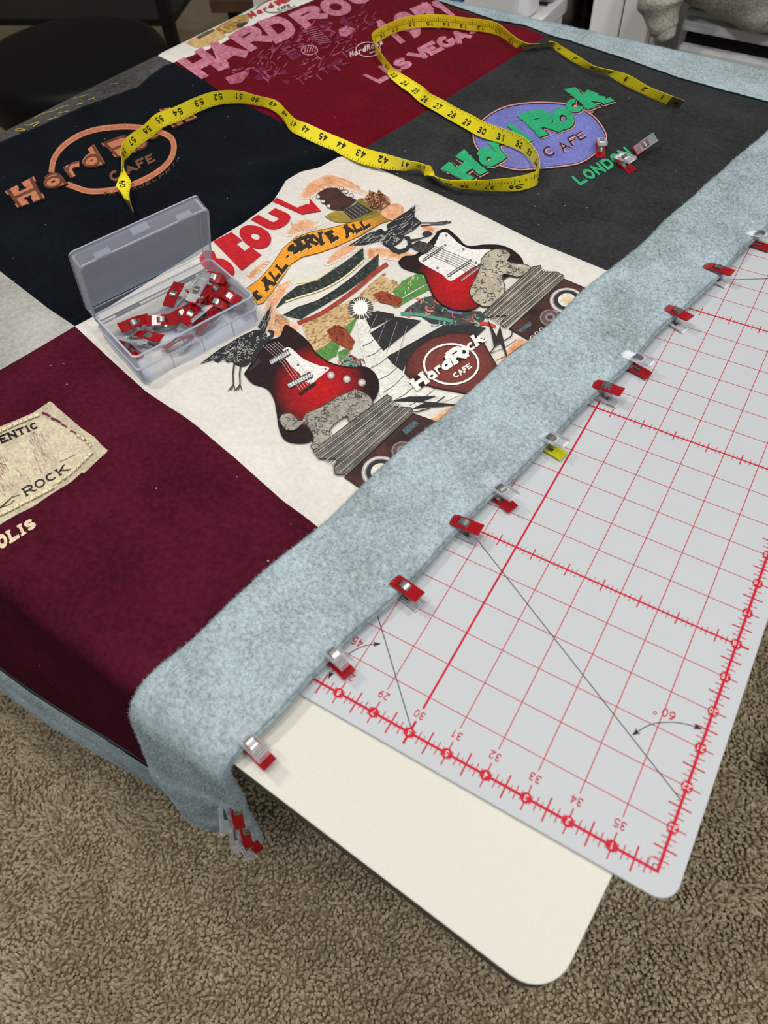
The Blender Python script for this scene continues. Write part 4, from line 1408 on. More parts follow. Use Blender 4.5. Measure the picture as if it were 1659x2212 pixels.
def g2(pr):
    pr.poly(c8((478, 402), (530, 370), (622, 402), (560, 445)), (58, 54, 54), 7)
    for k in range(6):
        pr.line(c8((490 + k * 12, 412 - k * 7), (700 + k * 10, 500 - k * 9), (862 + k * 6, 580 - k * 12)), 0.8, (118, 112, 108), 8)
    for A in ([(560, 480), (668, 405)], [(690, 570), (815, 490)]):
        pr.line(c8(*A), 6, (60, 58, 60), 7); pr.line(c8(*A), 2.4, (196, 192, 188), 7.5)
    pr.line(c8((765, 595), (870, 515)), 4, (120, 116, 112), 7); pr.line(c8((770, 598), (872, 522)), 1.2, (220, 216, 210), 8)
    for x, y in ((684, 342), (678, 397), (780, 420), (820, 482), (850, 495), (706, 568), (556, 484), (635, 525), (690, 485)):
        pr.poly(c8(*ell(x, y, 8, 7, 0, 340, 9)), (128, 124, 122), 7)


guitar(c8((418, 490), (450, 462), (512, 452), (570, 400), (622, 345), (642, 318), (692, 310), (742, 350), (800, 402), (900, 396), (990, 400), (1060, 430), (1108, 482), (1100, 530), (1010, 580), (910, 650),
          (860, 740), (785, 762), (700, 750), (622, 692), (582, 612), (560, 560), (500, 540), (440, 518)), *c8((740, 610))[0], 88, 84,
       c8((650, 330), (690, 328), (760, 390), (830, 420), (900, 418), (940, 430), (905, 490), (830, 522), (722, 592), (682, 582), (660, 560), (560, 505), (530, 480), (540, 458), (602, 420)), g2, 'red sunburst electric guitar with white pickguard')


# stone lions on pedestals, amplifiers
def lion(P, light, label, dense=95):
    pr = Print()
    pr.poly(P, mottle(light, tuple(int(v * .8) for v in light), 0.09, 12), 8, smooth=True, step=6)
    pr.line(P, 1.6, (64, 60, 58), 9, closed=True, smooth=True, n=len(P) * 6)
    curls(pr, P, dense, 5.5, 1.0, (84, 79, 74), 10)
    curls(pr, P, dense // 2, 4.0, 0.8, (206, 200, 190), 11)
    return pr.done('lion_print', P_WHITE, label)


lion(d1((435, 645), (452, 615), (500, 610), (545, 650), (575, 610), (660, 570), (740, 522), (820, 490), (880, 508), (912, 545), (900, 582), (842, 642), (795, 652), (780, 622), (722, 662), (692, 700),
        (702, 760), (642, 800), (600, 782), (612, 742), (600, 702), (562, 662), (520, 692), (470, 692)), (176, 170, 158), 'grey stone lion walking', 120)
lion(c8((880, 475), (930, 430), (1000, 420), (1042, 450), (1030, 492), (1130, 508), (1152, 532), (1090, 576), (1002, 562), (1012, 642), (992, 692), (922, 742), (850, 722), (815, 662), (842, 592), (870, 532)),
     (200, 190, 170), 'pale stone lion sitting', 80)


def pedestal(P, A, B, light, label):
    pr = Print()
    pr.poly(P, mottle(light, tuple(int(v * .62) for v in light), 0.05, 15), 9, step=6)
    hatch(pr, A, B, 15, 1.3, (74, 70, 68), 10, 0.8)
    hatch(pr, A, B, 6, 1.1, (212, 206, 196), 11, 0.8)
    for x, y in scatter_in(P, 60): pr.line([(x, y), (x + rng.uniform(-3, 3), y + rng.uniform(-2, 2))], 1.3, (92, 88, 84), 11)
    pr.line(P, 1.4, (66, 62, 60), 11, closed=True)
    return pr.done('pedestal_print', P_WHITE, label)


pedestal(d1((608, 802), (985, 515), (1010, 528), (992, 570), (1048, 578), (1110, 580), (1120, 600), (960, 750), (772, 922), (722, 922), (715, 882), (740, 852), (720, 842), (640, 842)),
         d1((612, 810), (760, 918)), d1((992, 525), (1112, 600)), (146, 140, 134), 'grey stone pedestal')
pedestal(c8((888, 782), (1170, 520), (1212, 514), (1216, 550), (1300, 550), (1342, 572), (1180, 715), (1010, 862), (988, 842), (1022, 792), (900, 802)),
         c8((892, 785), (1002, 855)), c8((1185, 520), (1335, 572)), (172, 162, 148), 'taupe stone pedestal')


def amp(P, big, bx, by, small, sx, sy, dots, lcd, label):
    pr = Print()
    pr.poly(P, mottle((88, 58, 54), (54, 42, 42), 0.04, 2), 3, step=8)
    pr.line(P, 1.5, (46, 38, 38), 4, closed=True)
    (x, y), r = big, bx
    for f, c, l in ((1.0, (176, 170, 168), 4), (.92, (222, 218, 212), 5), (.84, (150, 144, 142), 6), (.76, (58, 54, 54), 7), (.52, (224, 220, 212), 8), (.26, (226, 200, 160), 9)):
        pr.poly(ell(x, y, r * f, by * f, 0, 350, 32), c, l, step=12)
    (x, y) = small
    for f, c, l in ((1.0, (150, 136, 138), 4), (.88, (104, 84, 86), 5), (.5, (150, 136, 138), 6), (.28, (84, 66, 68), 7)):
        pr.poly(ell(x, y, sx * f, sy * f, 0, 350, 24), c, l, step=12)
    for x, y in dots:
        pr.poly(ell(x, y, 5.2, 4.8, 0, 340, 12), (214, 210, 204), 4, step=20); pr.poly(ell(x, y, 3.2, 2.9, 0, 340, 10), (54, 48, 48), 5, step=20)
    pr.poly(lcd, mottle((96, 118, 126), (66, 80, 88), 0.3), 4)
    return pr.done('amplifier_print', P_WHITE, label)


amp(d1((768, 932), (1120, 605), (1260, 655), (1205, 730), (872, 1002)), d1((955, 908))[0], 42, 36, d1((1066, 796))[0], 24, 20, d1((1145, 741), (1175, 713), (1205, 686)),
    d1((1062, 690), (1128, 638), (1150, 660), (1085, 715)), 'brown amplifier with large and small round speakers')
amp(c8((1035, 862), (1340, 582), (1482, 642), (1470, 700), (1175, 945), (1090, 892)), c8((1358, 705))[0], 37, 28, c8((1264, 800))[0], 22, 18, c8((1165, 911), (1191, 889), (1216, 867)),
    c8((1082, 872), (1150, 822), (1165, 840), (1098, 885)), 'brown amplifier beside the bolt')

# shield logo and lightning bolts
pr = Print()
sh = c8((452, 1112), (468, 1040), (520, 968), (600, 918), (700, 890), (800, 890), (880, 918), (925, 1000), (990, 1110), (855, 1235), (760, 1218), (620, 1192), (500, 1152))
pr.poly(sh, radial(*c8((720, 1060))[0], 110, 80, (128, 66, 60), (66, 40, 40), 3), 5)
pr.line(sh, 2.4, (58, 46, 46), 6, closed=True)
rg = c8(*ell(712, 1062, 152, 112, 0, 350, 40))
pr.line(rg, 6.4, (50, 36, 36), 6, closed=True)
pr.line(rg, 4.4, (240, 238, 232), 7, closed=True)
for ch, q in [('H', [(475, 1160), (548, 1105), (592, 1165), (522, 1215)]), ('a', [(562, 1122), (605, 1092), (640, 1130), (600, 1160)]), ('r', [(612, 1090), (645, 1062), (668, 1108), (642, 1125)]),
              ('d', [(640, 1062), (690, 1002), (726, 1072), (676, 1108)]), ('R', [(680, 1002), (752, 952), (805, 1025), (732, 1070)]), ('o', [(742, 992), (788, 958), (822, 1002), (778, 1034)]),
              ('c', [(788, 962), (830, 932), (856, 968), (816, 998)]), ('k', [(815, 908), (872, 888), (905, 935), (848, 972)])]:
    sf = 0.04 if ch in 'HRk' else 0
    pr.text(ch, c8(*q), 0.46, (48, 38, 38), 8, sf)
    pr.text(ch, c8(*q), 0.29, (242, 240, 234), 9, sf)
for ch, q in [('C', [(716, 1122), (742, 1104), (762, 1126), (736, 1146)]), ('A', [(740, 1104), (764, 1088), (790, 1112), (766, 1128)]), ('F', [(768, 1086), (790, 1072), (810, 1098), (790, 1112)]), ('E', [(790, 1072), (812, 1058), (830, 1080), (808, 1096)])]:
    pr.text(ch, c8(*q), 0.24, (240, 238, 232), 9)
pr.done('shield_print', P_WHITE, 'brown guitar pick shield with white ring logo')
pr = Print()
pr.poly(c8((912, 802), (965, 905), (985, 848), (1036, 1062), (985, 935), (952, 972), (938, 895)), (54, 52, 54), 6)
pr.line(c8((930, 1000), (958, 960), (1000, 935), (1048, 905), (1056, 870), (1040, 858)), 2.4, (60, 58, 60), 6)
pr.done('lightning_print', P_WHITE, 'black lightning bolt')
pr = Print()
pr.poly(d1((1000, 545), (1100, 520), (1240, 518), (1170, 545), (1370, 562), (1200, 575), (1110, 585), (1180, 550), (1060, 545)), (54, 52, 54), 6)
pr.line(d1((1130, 600), (1200, 580), (1280, 520)), 2.2, (60, 58, 60), 6)
pr.done('lightning_print', P_WHITE, 'black lightning bolt')

# ---------------------------------------------------------------- measuring tape
# inch reading, left edge xyz, right edge xyz
TAPE = [
    (0, -0.2404, 0.781, 0.0075, -0.2338, 0.7738, 0.0201), (1, -0.2652, 0.7886, 0.0075, -0.2587, 0.7818, 0.0204), (2, -0.2922, 0.7995, 0.0075, -0.2823, 0.7937, 0.0186),
    (3, -0.3172, 0.8108, 0.0075, -0.3099, 0.8059, 0.0208), (4, -0.3434, 0.8263, 0.0075, -0.3326, 0.8189, 0.0166), (5, -0.3665, 0.8292, 0.0075, -0.3576, 0.82, 0.017),
    (6, -0.3959, 0.8434, 0.0075, -0.3846, 0.837, 0.0167), (7, -0.4238, 0.8622, 0.0075, -0.4125, 0.8547, 0.016), (7.6, -0.4386, 0.8746, 0.0075, -0.4302, 0.8641, 0.016),
    (8.3, -0.4479, 0.8508, 0.0153, -0.4527, 0.8639, 0.0075), (9, -0.4598, 0.8425, 0.0181, -0.4699, 0.8489, 0.0075), (10, -0.4797, 0.8487, 0.0212, -0.4837, 0.8561, 0.0075),
    (11, -0.5111, 0.869, 0.0231, -0.5092, 0.872, 0.0075), (12, -0.5348, 0.871, 0.0231, -0.5366, 0.8739, 0.0075), (13, -0.5581, 0.8672, 0.0231, -0.5601, 0.8698, 0.0075),
    (14, -0.5822, 0.8643, 0.0233, -0.584, 0.8657, 0.0075), (15, -0.6045, 0.8574, 0.0234, -0.6048, 0.8581, 0.0075), (16, -0.6242, 0.8444, 0.0233, -0.6259, 0.8457, 0.0075),
    (17, -0.6371, 0.8233, 0.0232, -0.6401, 0.8236, 0.0075), (18, -0.6459, 0.7969, 0.0228, -0.645, 0.8012, 0.0075), (18.7, -0.6481, 0.7816, 0.0219, -0.6467, 0.7882, 0.0075),
    (19.5, -0.641, 0.7675, 0.0227, -0.6415, 0.7724, 0.0075), (20.5, -0.6221, 0.7477, 0.0222, -0.6255, 0.753, 0.0075), (21.5, -0.5991, 0.7282, 0.0194, -0.6068, 0.7356, 0.0075),
    (22.3, -0.5806, 0.716, 0.0171, -0.5922, 0.7213, 0.0075), (23, -0.5673, 0.7113, 0.0149, -0.5814, 0.7098, 0.0075), (24, -0.546, 0.7038, 0.0137, -0.5576, 0.6939, 0.0075),
    (25, -0.5246, 0.6919, 0.0146, -0.5353, 0.6822, 0.0075), (26, -0.5034, 0.6704, 0.0203, -0.5125, 0.6675, 0.0075), (27, -0.4818, 0.6657, 0.0181, -0.4915, 0.6589, 0.0075),
    (28, -0.4572, 0.6531, 0.0197, -0.4662, 0.648, 0.0075), (29, -0.4349, 0.6451, 0.0201, -0.4421, 0.6384, 0.0075), (30, -0.4123, 0.634, 0.0216, -0.4173, 0.6286, 0.0075),
    (31, -0.3885, 0.6274, 0.0232, -0.3908, 0.6258, 0.0075), (32, -0.3631, 0.6213, 0.023, -0.3668, 0.621, 0.0075), (33, -0.3461, 0.6098, 0.0223, -0.3514, 0.6125, 0.0075),
    (34, -0.3317, 0.5927, 0.0225, -0.3356, 0.5964, 0.0075), (35, -0.321, 0.5705, 0.0232, -0.3217, 0.5732, 0.0075), (35.6, -0.324, 0.5599, 0.0234, -0.3231, 0.5599, 0.0075),
    (36, -0.3364, 0.5444, 0.0234, -0.336, 0.5459, 0.0075), (37, -0.358, 0.5301, 0.0224, -0.359, 0.5356, 0.0075), (38, -0.3811, 0.5198, 0.0213, -0.3842, 0.5271, 0.0075),
    (39, -0.3972, 0.5161, 0.0197, -0.4013, 0.5256, 0.0075), (39.6, -0.4136, 0.5194, 0.0173, -0.4181, 0.5312, 0.0075), (40, -0.4428, 0.5383, 0.0075, -0.436, 0.5311, 0.02),
    (41, -0.459, 0.5295, 0.0075, -0.4531, 0.5269, 0.0221), (42, -0.4826, 0.5232, 0.0075, -0.48, 0.527, 0.0227), (43, -0.5128, 0.5221, 0.0075, -0.51, 0.532, 0.02),
    (44, -0.5442, 0.5295, 0.0075, -0.54, 0.541, 0.0176), (45, -0.5705, 0.5344, 0.0075, -0.5693, 0.547, 0.0172), (46, -0.6012, 0.5412, 0.0075, -0.5958, 0.5519, 0.0181),
    (47, -0.621, 0.548, 0.0075, -0.612, 0.5507, 0.0204), (48, -0.6458, 0.5672, 0.0075, -0.635, 0.5645, 0.019), (49, -0.6727, 0.5791, 0.0075, -0.6619, 0.5798, 0.0191),
    (50, -0.6987, 0.5784, 0.0075, -0.6884, 0.5787, 0.0197), (51, -0.7165, 0.5739, 0.0075, -0.711, 0.5744, 0.0225), (52, -0.7354, 0.5612, 0.0075, -0.735, 0.561, 0.0234),
    (53, -0.7464, 0.5397, 0.0075, -0.748, 0.5399, 0.0234), (54, -0.7535, 0.5105, 0.0075, -0.7579, 0.5093, 0.0228), (55, -0.7627, 0.488, 0.0075, -0.7674, 0.4869, 0.0227),
    (56, -0.761, 0.4653, 0.0075, -0.7632, 0.46, 0.0224), (57, -0.76, 0.4382, 0.0075, -0.763, 0.4329, 0.0222), (58, -0.7548, 0.4152, 0.0075, -0.7518, 0.409, 0.0219),
    (58.8, -0.745, 0.4018, 0.01, -0.7263, 0.3807, 0.021), (59.5, -0.7192, 0.3794, 0.016, -0.7154, 0.3654, 0.02), (60.2, -0.6977, 0.3589, 0.018, -0.7062, 0.3556, 0.016),
    (60.9, -0.6795, 0.3417, 0.018, -0.6955, 0.3468, 0.013), (61.6, -0.6608, 0.3264, 0.016, -0.6792, 0.338, 0.008),
]
TP = np.array(TAPE)
TP[:, 3] += 0.0012; TP[:, 6] += 0.0012
dense = catmull(TP, len(TP) * 14)
for _ in range(2):
    dense[1:-1, 1:] = (dense[:-2, 1:] + 2 * dense[1:-1, 1:] + dense[2:, 1:]) / 4
d_, w_ = dense[:, 4:7] - dense[:, 1:4], None
wid = np.linalg.norm(d_, axis=1)[:, None]
midp = (dense[:, 1:4] + dense[:, 4:7]) / 2
dense[:, 1:4] = midp - d_ / wid * 0.00795
dense[:, 4:7] = midp + d_ / wid * 0.00795
tr = np.maximum.accumulate(dense[:, 0])
tang = np.gradient(midp, axis=0)
tn = np.cross(dense[:, 4:7] - dense[:, 1:4], tang)
tn /= np.linalg.norm(tn, axis=1)[:, None]


def ribbon(r, t, off):
    r, t = np.asarray(r, float), np.asarray(t, float)[:, None]
    Lp = np.stack([np.interp(r, tr, dense[:, 1 + k]) for k in range(3)], -1)
    Rp = np.stack([np.interp(r, tr, dense[:, 4 + k]) for k in range(3)], -1)
    N = np.stack([np.interp(r, tr, tn[:, k]) for k in range(3)], -1)
    N /= np.linalg.norm(N, axis=1)[:, None] + 1e-9
    return Lp * (1 - t) + Rp * t + N * np.asarray(off)[..., None]


M_TAPE = plain('tape_vinyl', (246, 228, 40), 0.38, var=0.04, vscale=120, spec=0.5)
M_BRASS = plain('tape_brass', (176, 160, 96), 0.3, metal=0.9)
tape = empty('measuring_tape')
tag(tape, 'yellow sewing tape measure twisting across the quilt on its edge', 'measuring tape')


def ribbon_band(name, r0, r1, half, t0, t1, mat, n, par=None):
    rr = np.linspace(r0, r1, n)
    cs = [(t0, half), (t1, half), (t1, -half), (t0, -half)]
    V = np.stack([ribbon(rr, np.full(n, t), np.full(n, o)) for t, o in cs], 1).reshape(-1, 3)
    F = grid_faces(n, 4, True)
    F = np.concatenate([F, [[0, 1, 2, 3], [4 * n - 1, 4 * n - 2, 4 * n - 3, 4 * n - 4]]])
    o = mesh_from(name, V, F, mat, par or tape, False)
    o.data.polygons.foreach_set('use_smooth', np.zeros(len(F), bool))
    return o


strip_o = ribbon_band('tape_strip', 0.0, 61.6, 0.00022, 0.0, 1.0, M_TAPE, 900)
tip_o = ribbon_band('metal_tip', -0.02, 0.62, 0.00055, -0.03, 1.03, M_BRASS, 8)
ribbon_band('metal_tip', 61.0, 61.6, 0.00055, -0.03, 1.03, M_BRASS, 8)
for side, sg in (('front', 1), ('back', -1)):
    g = Flat()
    TI = (34, 32, 22)
    for k in range(1, 61):
        s = str(k)
        hh, wd = 0.46, 0.19
        tot = wd * len(s) + 0.05 * (len(s) - 1)
        x = k - tot / 2
        t0, t1 = (0.36, 0.36 + hh) if sg > 0 else (0.86, 0.86 - 0.30)
        for ch in s:
            g.text(ch, [(x, t0), (x + wd, t0), (x + wd, t1), (x, t1)], 0.22, TI, 1)
            x += wd + 0.05
        if sg < 0:
            g.line([(k - 0.5, 0.5), (k, 0.5), (k + 0.5, 0.5)], 0.03, (92, 84, 24), 0)
    for k in range(6, 61 * 8):
        r = k / 8
        if sg > 0:
            L = 0.30 if k % 8 == 0 else (0.24 if k % 4 == 0 else 0.15)
            g.line([(r, 0.02), (r, L)], 0.022, (112, 104, 22), 0)
        else:
            g.line([(r, 0.30), (r, 0.40)] if k % 4 else [(r, 0.18), (r, 0.50)], 0.035, (74, 68, 20), 0)
    # long glyph strokes follow the twist
    g.build('tape_numbers', lambda V, Z, sg=sg: ribbon(V[:, 0], V[:, 1], sg * (0.00022 + 0.00012 + 0.00005 * Z)), INK_FLAT, strip_o, 'black inch numbers and ticks')
hole = ribbon(np.full(14, 0.26) + 0.11 * np.cos(np.linspace(0, 6.28, 14, endpoint=False)), 0.5 + 0.17 * np.sin(np.linspace(0, 6.28, 14, endpoint=False)), np.full(14, 0.00075))
mesh_from('tip_rivet', hole, [tuple(range(14))], plain('rivet_dark', (66, 58, 34), 0.4, metal=0.6), tip_o)

# ---------------------------------------------------------------- sewing clips
def milky(name, fac, c=(214, 222, 236), fmul=0.6, rough=0.22):
    m, nt, b = node_mat(name)
    b.inputs['Base Color'].default_value = rgba(c)
    b.inputs['Roughness'].default_value = rough
    tr_ = nt.nodes.new('ShaderNodeBsdfTransparent')
    tr_.inputs[0].default_value = (0.985, 0.99, 0.995, 1)
    fr = nt.nodes.new('ShaderNodeFresnel'); fr.inputs[0].default_value = 1.35
    ad = nt.nodes.new('ShaderNodeMath'); ad.operation = 'ADD'; ad.use_clamp = True; ad.inputs[1].default_value = fac
    mul = nt.nodes.new('ShaderNodeMath'); mul.operation = 'MULTIPLY'; mul.inputs[1].default_value = fmul
    nt.links.new(fr.outputs[0], mul.inputs[0]); nt.links.new(mul.outputs[0], ad.inputs[0])
    mx = nt.nodes.new('ShaderNodeMixShader')
    nt.links.new(ad.outputs[0], mx.inputs[0]); nt.links.new(tr_.outputs[0], mx.inputs[1]); nt.links.new(b.outputs[0], mx.inputs[2])
    nt.links.new(mx.outputs[0], nt.nodes['Material Output'].inputs[0])
    return m


M_CRED = plain('plastic_red', (182, 6, 22), 0.14, trans=0.35, ior=1.46, spec=0.6)
M_CCLEAR = milky('plastic_clear', 0.07, (236, 238, 242), 1.3, 0.08)
M_CYEL = plain('plastic_yellow', (238, 236, 20), 0.14, trans=0.5, ior=1.46)
M_STEEL = plain('spring_steel', (176, 176, 172), 0.3, metal=1.0)
XS = np.array([0, .0015, .004, .0065, .0085, .011, .014, .0175, .0195, .022, .0245, .027])


def jaw_z(open_, wavy):
    base = np.interp(XS, [0, .012, .027], [.0042, .0052, .0078] if open_ else [.0008, .0036, .0074])
    if wavy: return base + 0.0010 * np.sin((XS / .027) * 2 * np.pi * 0.95 - 0.9)
    return base


def jaw_mesh(name, open_, wavy, sign):
    bm = bmesh.new()
    ys = [-.0050, -.0027, .0027, .0050]
    z = jaw_z(open_, wavy) * sign
    vv = [[bm.verts.new((x, y, zz)) for y in ys] for x, zz in zip(XS, z)]
    for i in range(len(XS) - 1):
        for j in range(3):
            if j == 1 and XS[i] >= .0085 - 1e-6 and XS[i + 1] <= .0175 + 1e-6: continue
            bm.faces.new((vv[i][j], vv[i + 1][j], vv[i + 1][j + 1], vv[i][j + 1]))
    bmesh.ops.recalc_face_normals(bm, faces=bm.faces)
    bmesh.ops.solidify(bm, geom=bm.faces[:], thickness=0.0011)
    # grip ribs on the finger end, side rails on the stiff jaw
    if not wavy:
        for x in (.0195, .0212, .0229, .0246):
            zz = np.interp(x, XS, z)
            bm_box(bm, (x - .0003, -.0046, zz - .0009), (x + .0003, .0046, zz + .0009))
        for y in (-.0046, .0046):
            for i in range(4, len(XS) - 1):
                zz = (z[i] + z[i + 1]) / 2
                bm_box(bm, (XS[i], y - .0004, min(zz, zz + sign * .0018)), (XS[i + 1], y + .0004, max(zz, zz + sign * .0018)))
    me = bpy.data.meshes.new(name)
    bmesh.ops.recalc_face_normals(bm, faces=bm.faces)
    bm.to_mesh(me); bm.free()
    return me


def spring_mesh(open_):
    zu, zl = np.interp(.0135, XS, jaw_z(open_, True)), -np.interp(.0135, XS, jaw_z(open_, False))
    path = catmull([(.0176, zu + .0004), (.0162, zu + .0013), (.0138, zu + .0018), (.0112, zu + .0014), (.0096, zu - .0008), (.0089, (zu + zl) / 2), (.0096, zl + .0008), (.0112, zl - .0014), (.0138, zl - .0018), (.0162, zl - .0013), (.0176, zl - .0004)], 34)
    V, F = [], []
    T = np.gradient(path, axis=0); T /= np.linalg.norm(T, axis=1)[:, None]
    N = np.stack([-T[:, 1], T[:, 0]], -1) * 0.00022
    for p, n in zip(path, N):
        for s, y in ((1, -.0025), (1, .0025), (-1, .0025), (-1, -.0025)):
            V.append((p[0] + s * n[0], y, p[1] + s * n[1]))
    F = grid_faces(len(path), 4, True).tolist() + [[0, 1, 2, 3], [len(V) - 1, len(V) - 2, len(V) - 3, len(V) - 4]]
    me = bpy.data.meshes.new('spring')
    me.from_pydata(V, [], F); me.materials.append(M_STEEL)
    return me


CLIPM = {}
for o_ in (True, False):
    CLIPM[o_] = (jaw_mesh('upper_jaw', o_, True, 1), jaw_mesh('lower_jaw', o_, False, -1), spring_mesh(o_))


def clip(M, label, group=None, open_=True, mat=None):
    """coloured wavy jaw up; M places tip at origin, handles along +x"""
    e = empty('sewing_clip')
    e.matrix_world = M
    tag(e, label, 'clip', group)
    for nm, me, m in (('coloured_jaw', CLIPM[open_][0], mat or M_CRED), ('clear_jaw', CLIPM[open_][1], M_CCLEAR), ('spring', CLIPM[open_][2], None)):
        o = bpy.data.objects.new(nm, me)
        link(o, e)
        if m is not None:
            if not me.materials: me.materials.append(m)
            if o.material_slots[0].material is not m:
                o.material_slots[0].link = 'OBJECT'
                o.material_slots[0].material = m
    return e


def frame(tip, xdir, zdir, flip=False):
    x = Vector(xdir).normalized()
    z = Vector(zdir); z = (z - x * z.dot(x)).normalized()
    if flip: z = -z
    y = z.cross(x)
    M = Matrix.Identity(4)
    for k, v in enumerate((x, y, z)):
        for r in range(3): M[r][k] = v[r]
    for r in range(3): M[r][3] = tip[r]
    return M


EDGE = [  # tip xy, handle direction in degrees, clear jaw up?
    (-0.1302, 0.5071, -10.1, 0), (-0.1434, 0.4344, -19, 0), (-0.1535, 0.3627, -14.5, 1), (-0.1647, 0.3176, -4, 0), (-0.1812, 0.2489, -12.7, 2),
    (-0.1929, 0.1887, -20, 1), (-0.2033, 0.1442, 0, 0), (-0.2142, 0.0826, -11.3, 0), (-0.2288, 0.0202, -16.1, 1), (-0.2403, -0.0526, -11.9, 1), (-0.1110, 0.5745, -6, 1)]
LAB = ['red sewing clip on the fleece edge below the end of the tape', 'red sewing clip on the fleece beside the ticked eighteen inch line', 'clear topped sewing clip between two red topped clips on the fleece edge',
       'red sewing clip on the fleece beside the clip with the yellow jaw', 'sewing clip with a yellow lower jaw on the fleece edge',
       'clear topped sewing clip with red lower jaw next to the yellow one', 'red sewing clip on the fleece where the sixty degree line ends', 'red sewing clip alone near the forty five degree line',
       'clear topped sewing clip beside the number 28 on the mat', 'clear topped sewing clip with bright red end over the white table', 'clear topped sewing clip farthest along the fleece edge from the table corner']
for (x, y, a, fl), lb in zip(EDGE, LAB):
    r = math.radians(a)
    clip(frame((x, y, 0.0078 if fl == 0 else 0.0082), (math.cos(r), math.sin(r), 0.02), (0, 0, 1), fl > 0), lb, 'clips along the quilt edge', True, M_CYEL if fl == 2 else None)

# loose clips on the charcoal panel
def on_plane(u, v, z):
    return Vector(ray_z(np.array([u]), np.array([v]), z)[0])


def clip_between(p0, z0_, p1, z1_, zdir, label, group, open_=False, flip=False):
    a, b = on_plane(*p0, z0_), on_plane(*p1, z1_)
    m = (a + b) / 2
    x = (b - a).normalized()
    return clip(frame(m - x * 0.0135, x, zdir, flip), label, group, open_)


clip_between((1299, 288), .012, (1299, 338), .012, (0, 0, 1), 'clear and dark red clip lying across the lavender oval print', 'loose clips on the charcoal panel', flip=True)
clip_between((1330, 332), .012, (1370, 362), .012, (0.4, -0.5, 0.7), 'red clip lying tilted over the end of the green lettering', 'loose clips on the charcoal panel', flip=True)
clip_between((1366, 330), .013, (1412, 300), .014, (0.5, -0.3, 0.75), 'red clip on its side touching another loose clip', 'loose clips on the charcoal panel', flip=True)

# clips on the hanging corner of the border
def ray_pt(u, v, dist):
    d = np.array([(u - W / 2) / FPX, (v - H / 2) / FPX, 1.0]) @ ROT
    return Vector(CAM + d * dist)


right_dir, fwd = Vector(ROT[0]), Vector(ROT[2])
for (t, h, dist), lb in zip([((488, 1712), (502, 1776), .535), ((509, 1762), (521, 1812), .60), ((515, 1794), (545, 1834), .655)],
                            ['upper clip hanging on the fleece corner off the table', 'middle clip hanging on the fleece corner off the table', 'lowest clip hanging on the fleece corner off the table']):
    a, b = ray_pt(*t, dist), ray_pt(*h, dist - 0.008)
    x = (b - a).normalized()
    clip(frame(a, x, right_dir * 0.8 - fwd * 0.55, False), lb, 'clips hanging on the quilt corner', True)

# ---------------------------------------------------------------- clip box
M_PP = milky('milky_plastic', 0.10)
M_PPLID = milky('milky_plastic_lid', 0.035)
M_PPRIM = milky('milky_plastic_rim', 0.30)


def tray(name, L, Wd, Hh, t, mat, parent, xf=None, r=0.005):
    bm = bmesh.new()
    loops = []
    for ins, z in ((0.0012, 0), (0, 0.0015), (0, Hh), (t, Hh), (t, t + 0.001)):
        loops.append([bm.verts.new((x, y, z)) for x, y in rounded_rect(ins, ins, L - ins, Wd - ins, max(r - ins, 0.0008), 5)])
    n = len(loops[0])
    for A, B in zip(loops[:-1], loops[1:]):
        for k in range(n):
            bm.faces.new((A[k], A[(k + 1) % n], B[(k + 1) % n], B[k]))
    bm.faces.new(loops[0]); bm.faces.new(loops[-1])
    if xf is not None: bmesh.ops.transform(bm, matrix=xf, verts=bm.verts)
    return from_bm(name, bm, mat, parent)


def ring(name, L, Wd, z0_, z1_, t_in, t_out, mat, parent, xf=None, r=0.005):
    bm = bmesh.new()
    loops = []
    for o_, z in ((t_out, z0_), (t_out, z1_), (-t_in, z1_), (-t_in, z0_)):
        loops.append([bm.verts.new((x, y, z)) for x, y in rounded_rect(-o_, -o_, L + o_, Wd + o_, r, 5)])
    n = len(loops[0])
    for q in range(4):
        A, B = loops[q], loops[(q + 1) % 4]
        for k in range(n): bm.faces.new((A[k], A[(k + 1) % n], B[(k + 1) % n], B[k]))
    if xf is not None: bmesh.ops.transform(bm, matrix=xf, verts=bm.verts)
    return from_bm(name, bm, mat, parent)


BX = Vector((.342, .940, 0)).normalized()
BY = Vector((-BX.y, BX.x, 0))
BO = Vector((-.4905, .146, 0.0072))
BL, BW, BH = .118, .074, .030
boxo = empty('clip_box')
tag(boxo, 'translucent plastic clip box with its lid standing open', 'box')
BM = frame(BO, BX, (0, 0, 1))
boxo.matrix_world = BM
body_o = tray('box_body', BL, BW, BH, .0013, M_PP, boxo)
ring('rim_edge', BL, BW, BH - .0009, BH + .0001, .0014, .0001, M_PPRIM, body_o)
ring('ledge', BL, BW, .0165, .0180, -.0001, .0012, M_PPRIM, body_o)
for fx in (.03, .06, .09):
    box_obj('wall_rib', (fx - .0005, -.0007, .002), (fx + .0005, .0001, .0165), M_PPRIM, body_o, 0)
ph = math.radians(-20)
HZ, LS, LD = .0195, .076, .016
lf = Matrix.Identity(4)
up_ = Vector((0, math.sin(ph), math.cos(ph)))
nb_ = Vector((0, math.cos(ph), -math.sin(ph)))
org = Vector((0, BW + .0005, HZ)) + nb_ * LD
for k, v in enumerate((Vector((1, 0, 0)), up_, -nb_)):
    for r in range(3): lf[r][k] = v[r]
for r in range(3): lf[r][3] = org[r]
lid_o = tray('lid', BL, LS, LD, .0013, M_PPLID, boxo, lf)
ring('lid_rim', BL, LS, LD - .0009, LD + .0001, .0014, .0001, M_PPRIM, lid_o, lf)
ring('lid_edge', BL, LS, .0002, .0012, -.0002, .0004, M_PPRIM, lid_o, lf)
